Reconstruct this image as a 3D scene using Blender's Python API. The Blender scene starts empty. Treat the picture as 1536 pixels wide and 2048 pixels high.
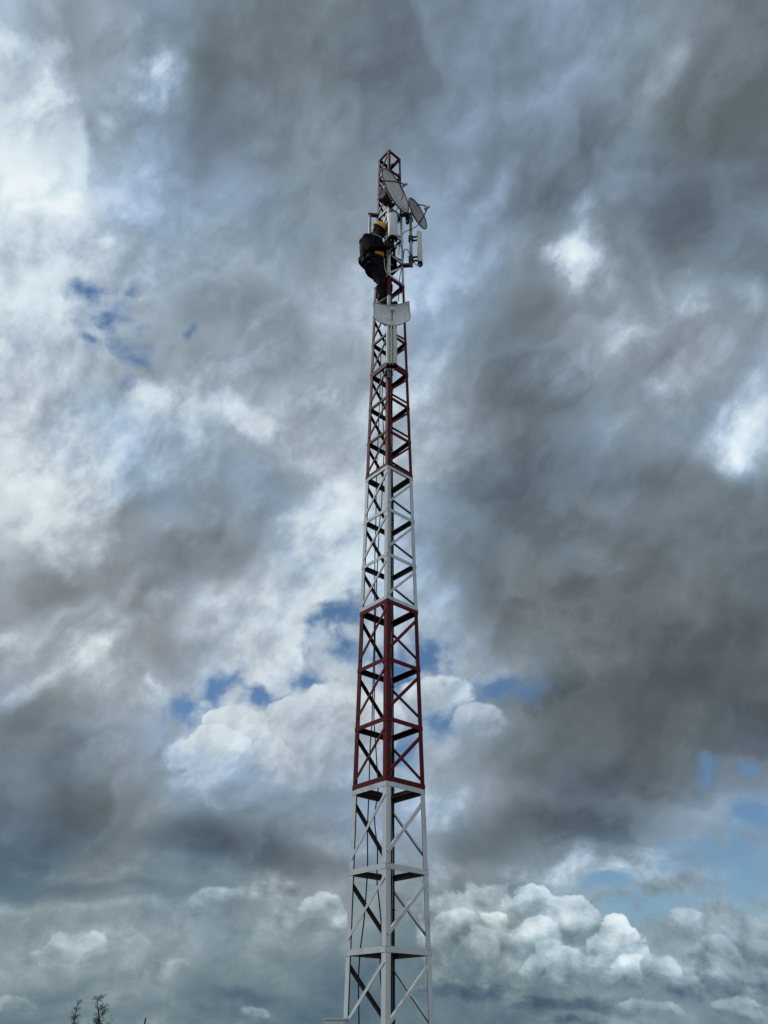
import bpy, bmesh, math, random
import numpy as np
from mathutils import Vector, Matrix

R = math.radians
scene = bpy.context.scene
COL = scene.collection
random.seed(7)

# ---------------------------------------------------------------- camera
PITCH, ROLL, FPX = R(34.5), 0.0059, 1538.0
EYE = Vector((0, 0, 1.6))
_f = Vector((0, math.cos(PITCH), math.sin(PITCH)))
_r0 = Vector((1, 0, 0))
_u0 = Vector((0, -math.sin(PITCH), math.cos(PITCH)))
_r = _r0 * math.cos(ROLL) + _u0 * math.sin(ROLL)
_u = _u0 * math.cos(ROLL) - _r0 * math.sin(ROLL)
cd = bpy.data.cameras.new('camera')
cd.sensor_fit = 'VERTICAL'
cd.sensor_height = 36
cd.lens = 36 * FPX / 2048
cd.clip_end = 6000
cd.clip_start = 0.05
cam = bpy.data.objects.new('camera', cd)
COL.objects.link(cam)
m = Matrix((_r, _u, -_f)).transposed().to_4x4()
m.translation = EYE
cam.matrix_world = m
scene.camera = cam


def at(px, py, Y):
    """the world point on the survey ray (photo pixel px, py) standing Y metres out"""
    d = _f + _r * ((px - 768) / FPX) + _u * ((1024 - py) / FPX)
    return EYE + d * (Y / d.y)


def tan_el(py):
    return math.tan(PITCH + math.atan((1024 - py) / FPX))


scene.view_settings.view_transform = 'Standard'
scene.view_settings.look = 'None'
scene.view_settings.exposure = 0
scene.view_settings.gamma = 1
scene.cycles.max_bounces = 6
scene.cycles.use_denoising = False


# ---------------------------------------------------------------- node helper
class NT:
    def __init__(self, tree):
        self.t = tree

    def node(self, kind, **kw):
        n = self.t.nodes.new(kind)
        for k, v in kw.items():
            setattr(n, k, v)
        return n

    def put(self, sock, v):
        if isinstance(v, bpy.types.NodeSocket):
            self.t.links.new(v, sock)
        elif v is not None:
            sock.default_value = v

    def m(self, op, a, b=None, c=None, clamp=False):
        n = self.node('ShaderNodeMath', operation=op, use_clamp=clamp)
        for i, v in enumerate((a, b, c)):
            if v is not None:
                self.put(n.inputs[i], v)
        return n.outputs[0]

    def v(self, op, a, b=None, c=None, scale=None):
        n = self.node('ShaderNodeVectorMath', operation=op)
        for i, v in enumerate((a, b, c)):
            if v is not None:
                self.put(n.inputs[i], v)
        if scale is not None:
            self.put(n.inputs['Scale'], scale)
        return n.outputs['Value'] if op in ('DOT_PRODUCT', 'LENGTH') else n.outputs['Vector']

    def smooth(self, x, a, b, lo=0.0, hi=1.0):
        n = self.node('ShaderNodeMapRange', interpolation_type='SMOOTHSTEP')
        for i, v in enumerate((x, a, b, lo, hi)):
            self.put(n.inputs[i], v)
        return n.outputs[0]

    def lin(self, x, a, b, lo=0.0, hi=1.0):
        n = self.node('ShaderNodeMapRange', interpolation_type='LINEAR', clamp=True)
        for i, v in enumerate((x, a, b, lo, hi)):
            self.put(n.inputs[i], v)
        return n.outputs[0]

    def noise(self, vec, scale, detail, rough=0.5, dist=0.0, dim='3D'):
        n = self.node('ShaderNodeTexNoise', noise_dimensions=dim)
        self.put(n.inputs['Vector'], vec)
        n.inputs['Scale'].default_value = scale
        n.inputs['Detail'].default_value = detail
        n.inputs['Roughness'].default_value = rough
        n.inputs['Distortion'].default_value = dist
        return n

    def mixf(self, f, a, b):
        n = self.node('ShaderNodeMix', data_type='FLOAT')
        self.put(n.inputs[0], f)
        self.put(n.inputs[2], a)
        self.put(n.inputs[3], b)
        return n.outputs[0]

    def mixc(self, f, a, b, blend='MIX'):
        n = self.node('ShaderNodeMix', data_type='RGBA', blend_type=blend)
        self.put(n.inputs[0], f)
        self.put(n.inputs[6], a)
        self.put(n.inputs[7], b)
        return n.outputs[2]

    def ramp(self, x, stops, interp='LINEAR'):
        n = self.node('ShaderNodeValToRGB')
        cr = n.color_ramp
        cr.interpolation = interp
        while len(cr.elements) > 1:
            cr.elements.remove(cr.elements[-1])
        cr.elements[0].position = stops[0][0]
        cr.elements[0].color = (*stops[0][1], 1)
        for p, c in stops[1:]:
            e = cr.elements.new(p)
            e.color = (*c, 1)
        self.put(n.inputs[0], x)
        return n.outputs[0]


def new_group(name, ins, outs):
    g = bpy.data.node_groups.new(name, 'ShaderNodeTree')
    for nm, kind in ins:
        g.interface.new_socket(nm, in_out='INPUT', socket_type='NodeSocket' + kind)
    for nm, kind in outs:
        g.interface.new_socket(nm, in_out='OUTPUT', socket_type='NodeSocket' + kind)
    nt = NT(g)
    gi, go = g.nodes.new('NodeGroupInput'), g.nodes.new('NodeGroupOutput')
    return g, nt, gi.outputs, go.inputs


def use_group(nt, g, values):
    n = nt.node('ShaderNodeGroup')
    n.node_tree = g
    for i, v in enumerate(values):
        nt.put(n.inputs[i], v)
    return n.outputs


def lin1(v):
    v /= 255.0
    return v / 12.92 if v <= 0.04045 else ((v + 0.055) / 1.055) ** 2.4


def srgb(r, g, b):
    return (lin1(r), lin1(g), lin1(b))


# ---------------------------------------------------------------- sky
# Cloud cover over the whole dome, written on a stereographic chart of directions
# whose middle is due +Y at 34.5 degrees of elevation (fixed to the world).
def chart(px, py):
    gx, gy = (px - 768) / FPX, (1024 - py) / FPX
    l = math.sqrt(1 + gx * gx + gy * gy)
    c = 1 / l
    k = 2 * FPX / 1000 / (1 + c) / l
    return gx * k, gy * k, 2 * c ** 1.5 / (1 + c)


def unchart(u, v):
    s, t = u * 1000 / (2 * FPX), v * 1000 / (2 * FPX)
    q = 1 + s * s + t * t
    F = 2 / q - 1
    return 768 + FPX * (2 * s / q) / F, 1024 - FPX * (2 * t / q) / F


# cloud brightness by 128-pixel-wide patches of sky (rows from the zenith side down)
LUMA = np.array([
    [64, 65, 55, 53, 50, 51, 48, 49, 54, 55, 49, 42],
    [80, 66, 61, 51, 51, 50, 50, 52, 54, 57, 51, 40],
    [82, 65, 67, 56, 54, 50, 59, 54, 51, 50, 43, 43],
    [79, 73, 67, 58, 51, 57, 62, 61, 50, 56, 42, 48],
    [79, 72, 64, 61, 65, 64, 64, 55, 56, 60, 51, 54],
    [72, 67, 61, 63, 64, 64, 66, 49, 50, 55, 51, 55],
    [71, 72, 76, 70, 68, 65, 68, 55, 49, 54, 57, 67],
    [80, 76, 64, 63, 60, 71, 66, 48, 44, 46, 44, 46],
    [75, 71, 60, 55, 62, 78, 56, 45, 45, 44, 44, 42],
    [57, 60, 57, 70, 74, 73, 71, 48, 43, 43, 42, 39],
    [61, 69, 60, 74, 74, 75, 74, 64, 46, 41, 37, 36],
    [49, 55, 64, 73, 67, 70, 70, 57, 42, 40, 38, 36],
    [49, 50, 55, 58, 64, 66, 65, 53, 40, 38, 46, 55],
    [41, 44, 48, 40, 46, 56, 59, 52, 58, 61, 63, 62],
    [58, 60, 58, 60, 61, 56, 51, 58, 62, 63, 60, 60],
    [50, 51, 51, 46, 43, 42, 44, 46, 47, 53, 52, 54],
], dtype=float) / 100

SOFT = [  # x, y, rx, ry, rotation, brightness
    (285, 150, 75, 70, 30, .19), (225, 60, 45, 110, 30, .05), (390, 190, 80, 170, 20, -.06),
    (82, 225, 60, 60, 0, .12), (60, 330, 70, 70, 0, .08), (95, 400, 80, 50, 30, .11), (150, 330, 22, 80, 0, .06),
    (170, 265, 28, 50, 0, -.08), (205, 490, 30, 28, 0, .09),
    (120, 128, 60, 30, 0, .06), (15, 110, 40, 50, 0, .08),
    (1165, 530, 80, 95, 10, .17), (1120, 492, 60, 35, 0, .10), (1180, 500, 30, 30, 0, .10), (1190, 625, 45, 25, -30, -.06),
    (1262, 560, 40, 110, 0, -.07), (1060, 580, 60, 110, 0, -.05),
    (1180, 395, 55, 70, 25, .11), (1305, 175, 60, 85, 28, .09), (1215, 290, 22, 28, 0, .07), (1250, 350, 30, 40, 0, .04),
    (1180, 260, 60, 60, 0, -.06), (1085, 380, 60, 60, 0, -.05),
    (1395, 590, 60, 95, 10, .11), (1532, 595, 55, 60, 0, .11),
    (1345, 790, 55, 75, 20, .09), (1465, 850, 75, 100, 10, .11), (1480, 885, 24, 30, 0, .12), (1400, 720, 60, 40, 0, .06),
    (1170, 715, 120, 50, -15, .07), (1240, 700, 70, 20, -20, .06), (1020, 640, 110, 80, 0, -.05),
    (330, 795, 50, 40, 0, .08), (520, 850, 75, 45, 15, .10), (640, 800, 45, 18, -15, .10), (560, 950, 120, 50, 20, -.05),
    (90, 960, 80, 80, 0, .07), (220, 940, 70, 60, 0, .05), (130, 1030, 80, 30, 0, .05),
    (620, 1025, 95, 55, 0, .05), (445, 1095, 110, 60, 0, -.07), (100, 1180, 120, 60, 0, -.06),
    (205, 1325, 60, 75, 15, .12), (300, 1362, 20, 20, 0, .13), (15, 1280, 55, 45, 0, .11), (320, 1300, 70, 50, 0, -.06),
    (55, 1410, 60, 30, -20, .07), (60, 1470, 120, 50, 0, -.05),
    (530, 1778, 100, 28, -5, .10), (515, 2030, 35, 22, -20, .11), (330, 1935, 60, 20, 0, .04),
    (430, 1695, 190, 50, 9, -.11), (600, 1730, 130, 40, 5, -.05), (130, 1690, 130, 40, 0, -.01), (230, 1788, 330, 24, 3, -.08),
    (0, 1770, 90, 30, 0, -.06), (500, 1985, 100, 16, 0, -.06), (235, 1865, 40, 12, 0, .06), (100, 2030, 200, 20, 0, -.04),
    (600, 1560, 90, 40, 0, .06), (240, 1600, 120, 40, 0, -.03),
    (1150, 1645, 240, 60, -3, -.11), (930, 1680, 110, 40, 0, -.06), (1065, 1725, 60, 30, 0, .09), (1250, 1728, 190, 42, 2, .10),
    (935, 1795, 60, 45, 0, -.08), (870, 1745, 50, 30, 0, .08), (880, 1620, 60, 40, 0, .08),
    (1320, 1360, 220, 80, -12, -.02), (1150, 1430, 160, 60, -25, -.03), (1180, 1110, 90, 40, 10, .06), (1060, 1140, 70, 40, -20, .04),
]

HOLES = [  # x, y, rx, ry, rotation : clear blue between the clouds
    (228, 645, 100, 72, 25, 0.62), (195, 605, 70, 50, 0, 0.62), (255, 685, 70, 40, 20, 0.62), (290, 598, 22, 26, 0, 0.62), (376, 703, 13, 38, 0, 0.62),
    (308, 745, 46, 22, 20, 0.62), (258, 785, 44, 20, -15, 0.62), (203, 715, 40, 26, 0, 0.62),
    (368, 1414, 95, 50, -28, 1), (440, 1362, 90, 42, -8, 1), (514, 1382, 56, 36, 28, 1), (610, 1350, 85, 34, 4, 0.95), (690, 1250, 90, 44, -12, 0.95),
    (700, 1305, 90, 34, 0, 0.85), (868, 1290, 60, 60, 20, 1), (800, 1325, 90, 80, 0, 1), (885, 1440, 90, 56, 0, 0.95), (1000, 1385, 110, 46, 12, 0.9),
    (812, 1490, 50, 70, 0, 0.95), (550, 1400, 20, 30, 20, 0.85),
    (1410, 1552, 32, 52, 0, 1), (1495, 1545, 26, 20, 0, 1), (1455, 1722, 200, 70, -8, 1), (1300, 1822, 170, 50, -14, 1), (1510, 1765, 120, 80, 0, 1),
    (1220, 1768, 80, 26, 0, 1), (1530, 1650, 90, 70, 0, 1),
]

KNOBS = [  # x, y, rx, ry, brightness at the top, at the base : heaped cumulus, far to near
    (520, 1532, 200, 84, .75, .63), (690, 1446, 120, 84, .76, .66), (468, 1458, 58, 48, .78, .69), (430, 1500, 70, 48, .80, .66),
    (600, 1438, 70, 48, .76, .69), (958, 1440, 64, 40, .69, .62), (880, 1382, 80, 36, .80, .70),
    (150, 1912, 64, 46, .66, .55), (75, 1920, 36, 14, .62, .54), (40, 2014, 52, 22, .63, .50), (435, 1810, 60, 34, .62, .54), (240, 1872, 36, 12, .60, .53),
    (650, 1840, 56, 50, .69, .52), (590, 1850, 80, 34, .61, .53), (540, 1785, 90, 24, .63, .52), (515, 2030, 44, 20, .57, .49), (330, 1940, 60, 18, .58, .52),
    (1010, 1880, 190, 115, .66, .50), (1440, 1855, 160, 34, .63, .54), (1385, 1832, 40, 32, .70, .57), (1480, 1920, 130, 60, .58, .50),
    (1015, 1795, 60, 36, .70, .56), (1065, 1812, 62, 46, .75, .55), (1150, 1845, 60, 58, .77, .53), (998, 1838, 26, 24, .80, .62), (925, 1862, 62, 44, .72, .49),
    (965, 1892, 50, 36, .70, .48), (1080, 1876, 60, 44, .76, .53), (985, 1912, 44, 32, .62, .44), (1250, 1888, 58, 54, .87, .60), (1215, 1905, 42, 36, .80, .58),
    (1112, 1908, 46, 34, .75, .50), (1150, 1922, 66, 40, .80, .52), (1085, 1938, 42, 28, .70, .47), (1128, 1956, 50, 32, .66, .45), (1285, 1946, 70, 40, .79, .50), (1322, 1935, 36, 40, .67, .46),
    (1250, 1965, 50, 26, .68, .47), (1440, 1935, 62, 66, .64, .41), (1505, 1960, 60, 50, .57, .42), (1370, 1975, 56, 30, .58, .44),
    (1060, 1992, 230, 28, .45, .39), (1300, 2020, 80, 20, .63, .46), (1480, 2016, 60, 28, .64, .46), (1180, 2040, 130, 16, .50, .41), (940, 1975, 110, 14, .48, .40),
]


def low_rank(nt, u, v, grid, us, vs, rank):
    """smooth field over the chart: sum of curve(u) * curve(v)"""
    A, S, B = np.linalg.svd(grid, full_matrices=False)
    tu = nt.lin(u, us[0], us[-1])
    tv = nt.lin(v, vs[0], vs[-1])
    xs_u = (us - us[0]) / (us[-1] - us[0])
    xs_v = (vs - vs[0]) / (vs[-1] - vs[0])

    def curve(t, xs, ys):
        lo, hi = ys.min(), ys.max()
        n = nt.node('ShaderNodeFloatCurve')
        c = n.mapping.curves[0]
        while len(c.points) > 2:
            c.points.remove(c.points[1])
        pts = [(float(x), float((y - lo) / (hi - lo))) for x, y in zip(xs, ys)]
        c.points[0].location, c.points[1].location = pts[0], pts[-1]
        for p in pts[1:-1]:
            c.points.new(*p)
        for p in c.points:
            p.handle_type = 'AUTO_CLAMPED'
        n.mapping.update()
        nt.put(n.inputs['Value'], t)
        return nt.m('MULTIPLY_ADD', n.outputs[0], float(hi - lo), float(lo))

    acc = None
    for k in range(rank):
        a = curve(tv, xs_v, A[:, k] * S[k])
        b = curve(tu, xs_u, B[k])
        acc = nt.m('MULTIPLY', a, b) if acc is None else nt.m('MULTIPLY_ADD', a, b, acc)
    return acc


TILE = [0]


def blob(nt, vec, bx, by, rx, ry, rot, hi):
    cu, cv, s = chart(bx, by)
    mp = nt.node('ShaderNodeMapping', vector_type='TEXTURE')
    mp.inputs['Location'].default_value = (cu + TILE[0] * 2e-6, cv + TILE[0] * 2e-6, 0)   # each patch keeps its own copy
    mp.inputs['Rotation'].default_value = (0, 0, -R(rot))
    mp.inputs['Scale'].default_value = (rx * s / 1000, ry * s / 1000, 1)
    nt.put(mp.inputs['Vector'], vec)
    g = nt.node('ShaderNodeTexGradient', gradient_type='SPHERICAL')
    nt.put(g.inputs[0], mp.outputs[0])
    return mp.outputs[0], g.outputs['Fac'] if 'Fac' in g.outputs else g.outputs[1]


def patch(nt, Pw, kx, ky, L, fine, emb, edge_gain, fine_y, mottle, deck, soft, holes, knobs):
    """brightness and clear-sky share for one patch of sky, from the clouds that reach into it"""
    rag = nt.m('MULTIPLY_ADD', fine, 3.0, 1.0)
    for (bx, by, rx, ry, rot, amp) in soft:
        _, g = blob(nt, Pw, bx, by, rx * 1.25, ry * 1.25, rot, amp)
        g = nt.m('MULTIPLY', g, rag)
        L = nt.m('ADD', L, nt.smooth(g, 0.0, 0.95, 0.0, amp * 1.08))
    L = nt.m('MULTIPLY_ADD', fine, nt.smooth(L, 0.42, 0.72, 0.11, 0.26), L)
    L = nt.m('MULTIPLY_ADD', emb, nt.smooth(L, 0.45, 0.75, 0.09, 0.30), L)
    L = nt.m('MULTIPLY_ADD', mottle, nt.smooth(L, 0.50, 0.72, 0.016, 0.085), L)
    # ragged sheets of lower cloud drifting in front, thin and bright along their edges
    L = nt.m('ADD', L, deck)
    H = None
    for (bx, by, rx, ry, rot, wt) in holes:
        _, g = blob(nt, Pw, bx, by, rx * 1.15, ry * 1.15, rot, 1)
        g = g if wt == 1 else nt.m('MULTIPLY', g, wt)
        H = g if H is None else nt.m('MAXIMUM', H, g)
    if H is not None:
        H = nt.m('MULTIPLY', nt.smooth(nt.m('ADD', mottle, H), 0.02, 0.98), nt.smooth(H, 0.0, 0.12))
    M, K = None, L
    for (bx, by, rx, ry, top, base) in knobs:
        cu, cv, s = chart(bx, by)
        cu, cv = cu + TILE[0] * 2e-6, cv + TILE[0] * 2e-6
        ix, iy = 1000 / (rx * 1.12 * s), 1000 / (ry * 1.12 * s)
        qy = nt.m('MULTIPLY_ADD', ky, iy, -cv * iy)
        yy = nt.m('ADD', fine_y, qy)
        q2 = nt.m('MULTIPLY', qy, qy)
        qx = nt.m('MULTIPLY_ADD', kx, ix, -cu * ix)
        g = nt.m('SUBTRACT', 1.0, nt.m('SQRT', nt.m('MULTIPLY_ADD', qx, qx, q2)), clamp=True)
        g = nt.m('MULTIPLY', g, edge_gain)
        # the foot of a heap melts into what lies behind it
        msk = nt.m('MULTIPLY', nt.smooth(g, 0.06, 0.17 if min(rx, ry) > 40 else 0.28), nt.smooth(yy, -0.85, -0.1, 0.15, 1.0))
        K = nt.mixf(msk, K, nt.smooth(yy, -0.75, 0.75, base, top))
        M = msk if M is None else nt.m('MAXIMUM', M, msk)
    if M is not None:
        det = nt.m('MULTIPLY_ADD', emb, 0.42, nt.m('MULTIPLY', fine, 0.10))
        K = nt.m('MULTIPLY_ADD', det, M, K)
        if H is not None:
            H = nt.m('MULTIPLY', H, nt.m('SUBTRACT', 1.0, M))
    return nt.m('MULTIPLY_ADD', K, 1.07, -0.028), H


def cloud_colour(nt, L, z, P):
    high_c = nt.ramp(L, [(.20, srgb(50, 59, 66)), (.34, srgb(78, 88, 95)), (.42, srgb(97, 109, 116)), (.50, srgb(115, 131, 142)),
                         (.58, srgb(133, 151, 166)), (.66, srgb(151, 171, 189)), (.74, srgb(175, 194, 212)), (.82, srgb(200, 217, 229)),
                         (.90, srgb(215, 231, 240)), (1.0, srgb(233, 243, 247))])
    low_c = nt.ramp(L, [(.20, srgb(48, 58, 70)), (.34, srgb(72, 88, 102)), (.42, srgb(88, 110, 124)), (.50, srgb(113, 132, 140)),
                        (.58, srgb(137, 154, 160)), (.66, srgb(156, 176, 182)), (.74, srgb(178, 196, 202)), (.82, srgb(204, 219, 221)),
                        (.90, srgb(226, 238, 238)), (1.0, srgb(246, 250, 250))])
    warm_c = nt.ramp(L, [(.20, srgb(50, 56, 61)), (.34, srgb(80, 87, 92)), (.42, srgb(100, 107, 112)), (.50, srgb(121, 129, 135)),
                         (.58, srgb(143, 150, 156)), (.66, srgb(162, 171, 178)), (.74, srgb(184, 194, 201)), (.82, srgb(208, 217, 221)),
                         (.90, srgb(220, 230, 234)), (1.0, srgb(236, 243, 245))])
    col = nt.mixc(nt.smooth(z, 0.27, 0.10), high_c, low_c)
    # neutral grey where the cloud deck is thick, cooler where light comes through it
    wn = nt.noise(P, 2.1, 3, 0.5, dim='2D').outputs[0]
    wmask = nt.m('MULTIPLY', nt.smooth(wn, 0.42, 0.62), nt.smooth(z, 0.06, 0.2, 0.0, 0.85))
    wmask = nt.m('MULTIPLY', wmask, nt.smooth(z, 0.8, 0.45, 0.35, 1.0))
    col = nt.mixc(wmask, col, warm_c)
    col = nt.mixc(nt.smooth(wn, 0.50, 0.36, 0.0, 0.9), col, (0.97, 0.99, 1.08, 1), 'MULTIPLY')
    return col


def mix_shader(nt, f, a, b):
    n = nt.node('ShaderNodeMixShader')
    nt.put(n.inputs[0], f)
    nt.t.links.new(a, n.inputs[1])
    nt.t.links.new(b, n.inputs[2])
    return n.outputs[0]


def build_sky():
    w = bpy.data.worlds.new('World')
    scene.world = w
    w.use_nodes = True
    t = w.node_tree
    t.nodes.clear()
    nt = NT(t)
    d = nt.node('ShaderNodeTexCoord').outputs['Generated']
    sep = nt.node('ShaderNodeSeparateXYZ')
    nt.put(sep.inputs[0], d)
    x, y, z = sep.outputs
    cp, sp = math.cos(PITCH), math.sin(PITCH)
    F = nt.m('MULTIPLY_ADD', z, sp, nt.m('MULTIPLY', y, cp))
    U = nt.m('MULTIPLY_ADD', z, cp, nt.m('MULTIPLY', y, -sp))
    k = nt.m('DIVIDE', 2 * FPX / 1000, nt.m('MAXIMUM', nt.m('ADD', F, 1.0), 0.12))
    pu, pv = nt.m('MULTIPLY', x, k), nt.m('MULTIPLY', U, k)
    comb = nt.node('ShaderNodeCombineXYZ')
    nt.put(comb.inputs[0], pu)
    nt.put(comb.inputs[1], pv)
    P = comb.outputs[0]
    low = nt.smooth(z, 0.34, 0.06)          # near the horizon: small, flattened clouds

    # turbulence bends every cloud outline
    n1 = nt.noise(P, 3.2, 3, 0.5, dim='2D').outputs['Color']
    n2 = nt.noise(P, 9.0, 5, 0.55, dim='2D').outputs['Color']
    w1 = nt.v('SUBTRACT', n1, (.5, .5, .5))
    w2 = nt.v('SUBTRACT', n2, (.5, .5, .5))
    a1 = nt.mixf(low, 0.14, 0.05)
    a2 = nt.mixf(low, 0.06, 0.045)
    Pw = nt.v('ADD', P, nt.v('SCALE', w1, scale=a1))
    Pw = nt.v('ADD', Pw, nt.v('SCALE', w2, scale=a2))
    Pk = nt.v('ADD', P, nt.v('SCALE', w2, scale=0.05))
    sw = nt.node('ShaderNodeSeparateXYZ')
    nt.put(sw.inputs[0], Pw)

    # broad brightness
    us, vs = np.linspace(-0.80, 0.80, 14), np.linspace(-0.98, 0.98, 18)
    G = np.zeros((18, 14))
    for j, vv in enumerate(vs):
        for i, uu in enumerate(us):
            px, py = unchart(uu, vv)
            fx = min(max(px / 128 - .5, 0), 10.999)
            fy = min(max(py / 128 - .5, 0), 14.999)
            i0, j0 = int(fx), int(fy)
            ax, ay = fx - i0, fy - j0
            G[j, i] = (LUMA[j0, i0] * (1 - ax) + LUMA[j0, i0 + 1] * ax) * (1 - ay) + \
                      (LUMA[j0 + 1, i0] * (1 - ax) + LUMA[j0 + 1, i0 + 1] * ax) * ay
    L = low_rank(nt, sw.outputs[0], sw.outputs[1], G, us, vs, 9)

    # billow detail, lit from the upper left (shared by every patch of sky)
    Pd = nt.v('ADD', P, nt.v('SCALE', w1, scale=0.07))
    Pd = nt.v('ADD', Pd, nt.v('SCALE', w2, scale=0.022))
    rot = nt.node('ShaderNodeMapping', vector_type='POINT')      # high cloud, wind-drawn along one slant
    rot.inputs['Rotation'].default_value = (0, 0, -R(52))
    nt.put(rot.inputs['Vector'], Pd)
    Ph = nt.v('MULTIPLY', rot.outputs[0], (0.80, 1.12, 1))
    Po = nt.v('ADD', Ph, (0.80 * (-0.016 * math.cos(R(52)) + 0.024 * math.sin(R(52))), 1.12 * (0.016 * math.sin(R(52)) + 0.024 * math.cos(R(52))), 0))
    Pl = nt.v('MULTIPLY', Pd, (1.45, 2.1, 1))                    # low cloud, lying in level layers
    lowmix = nt.smooth(z, 0.30, 0.16)
    f1 = nt.mixf(lowmix, nt.noise(Ph, 6.5, 10, 0.60, dim='2D').outputs[0], nt.noise(Pl, 6.5, 9, 0.60, dim='2D').outputs[0])
    f2 = nt.mixf(lowmix, nt.noise(Po, 6.5, 5, 0.5, dim='2D').outputs[0], nt.noise(nt.v('ADD', Pl, (-0.020, 0.045, 0)), 6.5, 5, 0.5, dim='2D').outputs[0])
    Pd = nt.v('MULTIPLY', Pd, (1.0, 1.15, 1))
    fine = nt.m('SUBTRACT', f1, 0.5)
    emb = nt.m('SUBTRACT', f1, f2)
    curd = nt.m('SUBTRACT', nt.noise(Pd, 22.0, 5, 0.55, dim='2D').outputs[0], .5)
    mottle = nt.m('MULTIPLY', curd, 1.4)
    mottle = nt.m('MULTIPLY_ADD', fine, 0.9, mottle)
    edge_gain = nt.m('MULTIPLY_ADD', fine, 3.0, nt.m('MULTIPLY_ADD', curd, 2.2, 1.0))
    fine_y = nt.m('MULTIPLY_ADD', fine, 1.3, nt.m('MULTIPLY', curd, 0.9))

    sky = nt.node('ShaderNodeTexSky', sky_type='NISHITA')
    w.cycles.sampling_method = 'MANUAL'
    w.cycles.sample_map_resolution = 256
    sky.sun_disc = False
    sky.sun_elevation = SUN_EL
    sky.sun_rotation = SUN_ROT
    sky.air_density = 1.0
    sky.dust_density = 0.2
    # clear sky: the Nishita model at its strength, as the camera's white balance saw it
    blue = nt.mixc(1.0, sky.outputs[0], (0.62 * SKY_STRENGTH, 0.77 * SKY_STRENGTH, 0.86 * SKY_STRENGTH, 1), 'MULTIPLY')

    cg, cnt, ci, co = new_group('cloud colour', [('L', 'Float'), ('z', 'Float'), ('P', 'Vector')], [('Color', 'Color')])
    cnt.put(co[0], cloud_colour(cnt, ci[0], ci[1], ci[2]))

    dn = nt.m('MULTIPLY_ADD', fine, 0.55, nt.noise(nt.v('ADD', rot.outputs[0], (5.3, 2.1, 0)), 2.6, 2, 0.5, dim='2D').outputs[0])
    dm = nt.smooth(dn, 0.44, 0.60)
    rim = nt.m('MULTIPLY', dm, nt.m('SUBTRACT', 1.0, dm))
    deck = nt.m('MULTIPLY_ADD', rim, 0.13, nt.m('MULTIPLY_ADD', dm, -0.060, 0.010))
    deck = nt.m('MULTIPLY', deck, nt.m('MULTIPLY_ADD', low, -0.65, 1.0))
    names = ['Pw', 'kx', 'ky', 'L', 'fine', 'emb', 'edge', 'fy', 'mottle', 'deck', 'z', 'P']
    sk = nt.node('ShaderNodeSeparateXYZ')
    nt.put(sk.inputs[0], Pk)
    values = [Pw, sk.outputs[0], sk.outputs[1], L, fine, emb, edge_gain, fine_y, mottle, deck, z, P]
    kinds = ['Vector'] + ['Float'] * 10 + ['Vector']

    def tile(u0, u1, v0, v1):
        def keep(items, grow, slack):
            out = []
            for it in items:
                cu, cv, s = chart(it[0], it[1])
                r = max(it[2], it[3]) * grow * s / 1000 + slack
                if u0 - r < cu < u1 + r and v0 - r < cv < v1 + r:
                    out.append(it)
            return out
        TILE[0] += 1
        g, gn, gi, go = new_group('patch of sky', list(zip(names, kinds)) + [('blue', 'Color')], [('Shader', 'Shader')])
        K, H = patch(gn, *[gi[i] for i in range(10)], keep(SOFT, 1.25, .10), keep(HOLES, 1.15, .10), keep(KNOBS, 1.12, .025))
        bg = gn.node('ShaderNodeBackground')
        cc_ = use_group(gn, cg, [K, gi[10], gi[11]])[0]
        gn.put(bg.inputs[0], cc_ if H is None else gn.mixc(H, cc_, gi[12]))
        g.links.new(bg.outputs[0], go[0])
        n = nt.node('ShaderNodeGroup')
        n.node_tree = g
        for i, v in enumerate(values + [blue]):
            t.links.new(v, n.inputs[i])
        return n.outputs[0]

    BIG = 99
    wide = [-BIG, -0.22, 0.16, BIG]
    fine_cols = [-BIG, -0.22, 0.12, 0.30, BIG]
    rows = [(0.42, BIG, wide), (0.02, 0.42, wide), (-0.32, 0.02, wide), (-0.58, -0.32, wide), (-0.76, -0.58, fine_cols), (-BIG, -0.76, fine_cols)]
    # nested so that each patch is worked out only where a ray looks at it
    sh = None
    for (v0, v1, cc) in reversed(rows):
        line = None
        for (u0, u1) in reversed(list(zip(cc, cc[1:]))):
            c = tile(u0, u1, v0, v1)
            line = c if line is None else mix_shader(nt, nt.m('GREATER_THAN', pu, u1), c, line)
        sh = line if sh is None else mix_shader(nt, nt.m('LESS_THAN', pv, v0), line, sh)
    # beyond the mapped part of the sky (overhead, behind): unseen broken overcast, brightened to light the tower's front
    bg_b = nt.node('ShaderNodeBackground')
    bn = nt.noise(d, 2.2, 3, 0.5).outputs[0]
    nt.put(bg_b.inputs[0], nt.ramp(bn, [(.3, srgb(125, 138, 150)), (.5, srgb(185, 197, 208)), (.7, srgb(235, 242, 248))]))
    bg_b.inputs[1].default_value = BACK_GAIN
    sh = mix_shader(nt, nt.smooth(F, 0.45, 0.1), sh, bg_b.outputs[0])
    out = nt.node('ShaderNodeOutputWorld')
    t.links.new(sh, out.inputs[0])


SUN_DIR = Vector((-0.72, 0.10, 0.85)).normalized()      # towards the sun
SUN_EL = math.asin(SUN_DIR.z)
SUN_ROT = math.atan2(SUN_DIR.x, SUN_DIR.y)
SKY_STRENGTH = 0.1
BACK_GAIN = 0.85
build_sky()

sd = bpy.data.lights.new('sun', 'SUN')
sd.energy = 1.0
sd.angle = R(12)
sd.color = (1.0, 0.96, 0.9)
sun = bpy.data.objects.new('sun', sd)
COL.objects.link(sun)
sun.rotation_euler = SUN_DIR.to_track_quat('Z', 'Y').to_euler()
sun.location = SUN_DIR * 60

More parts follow.
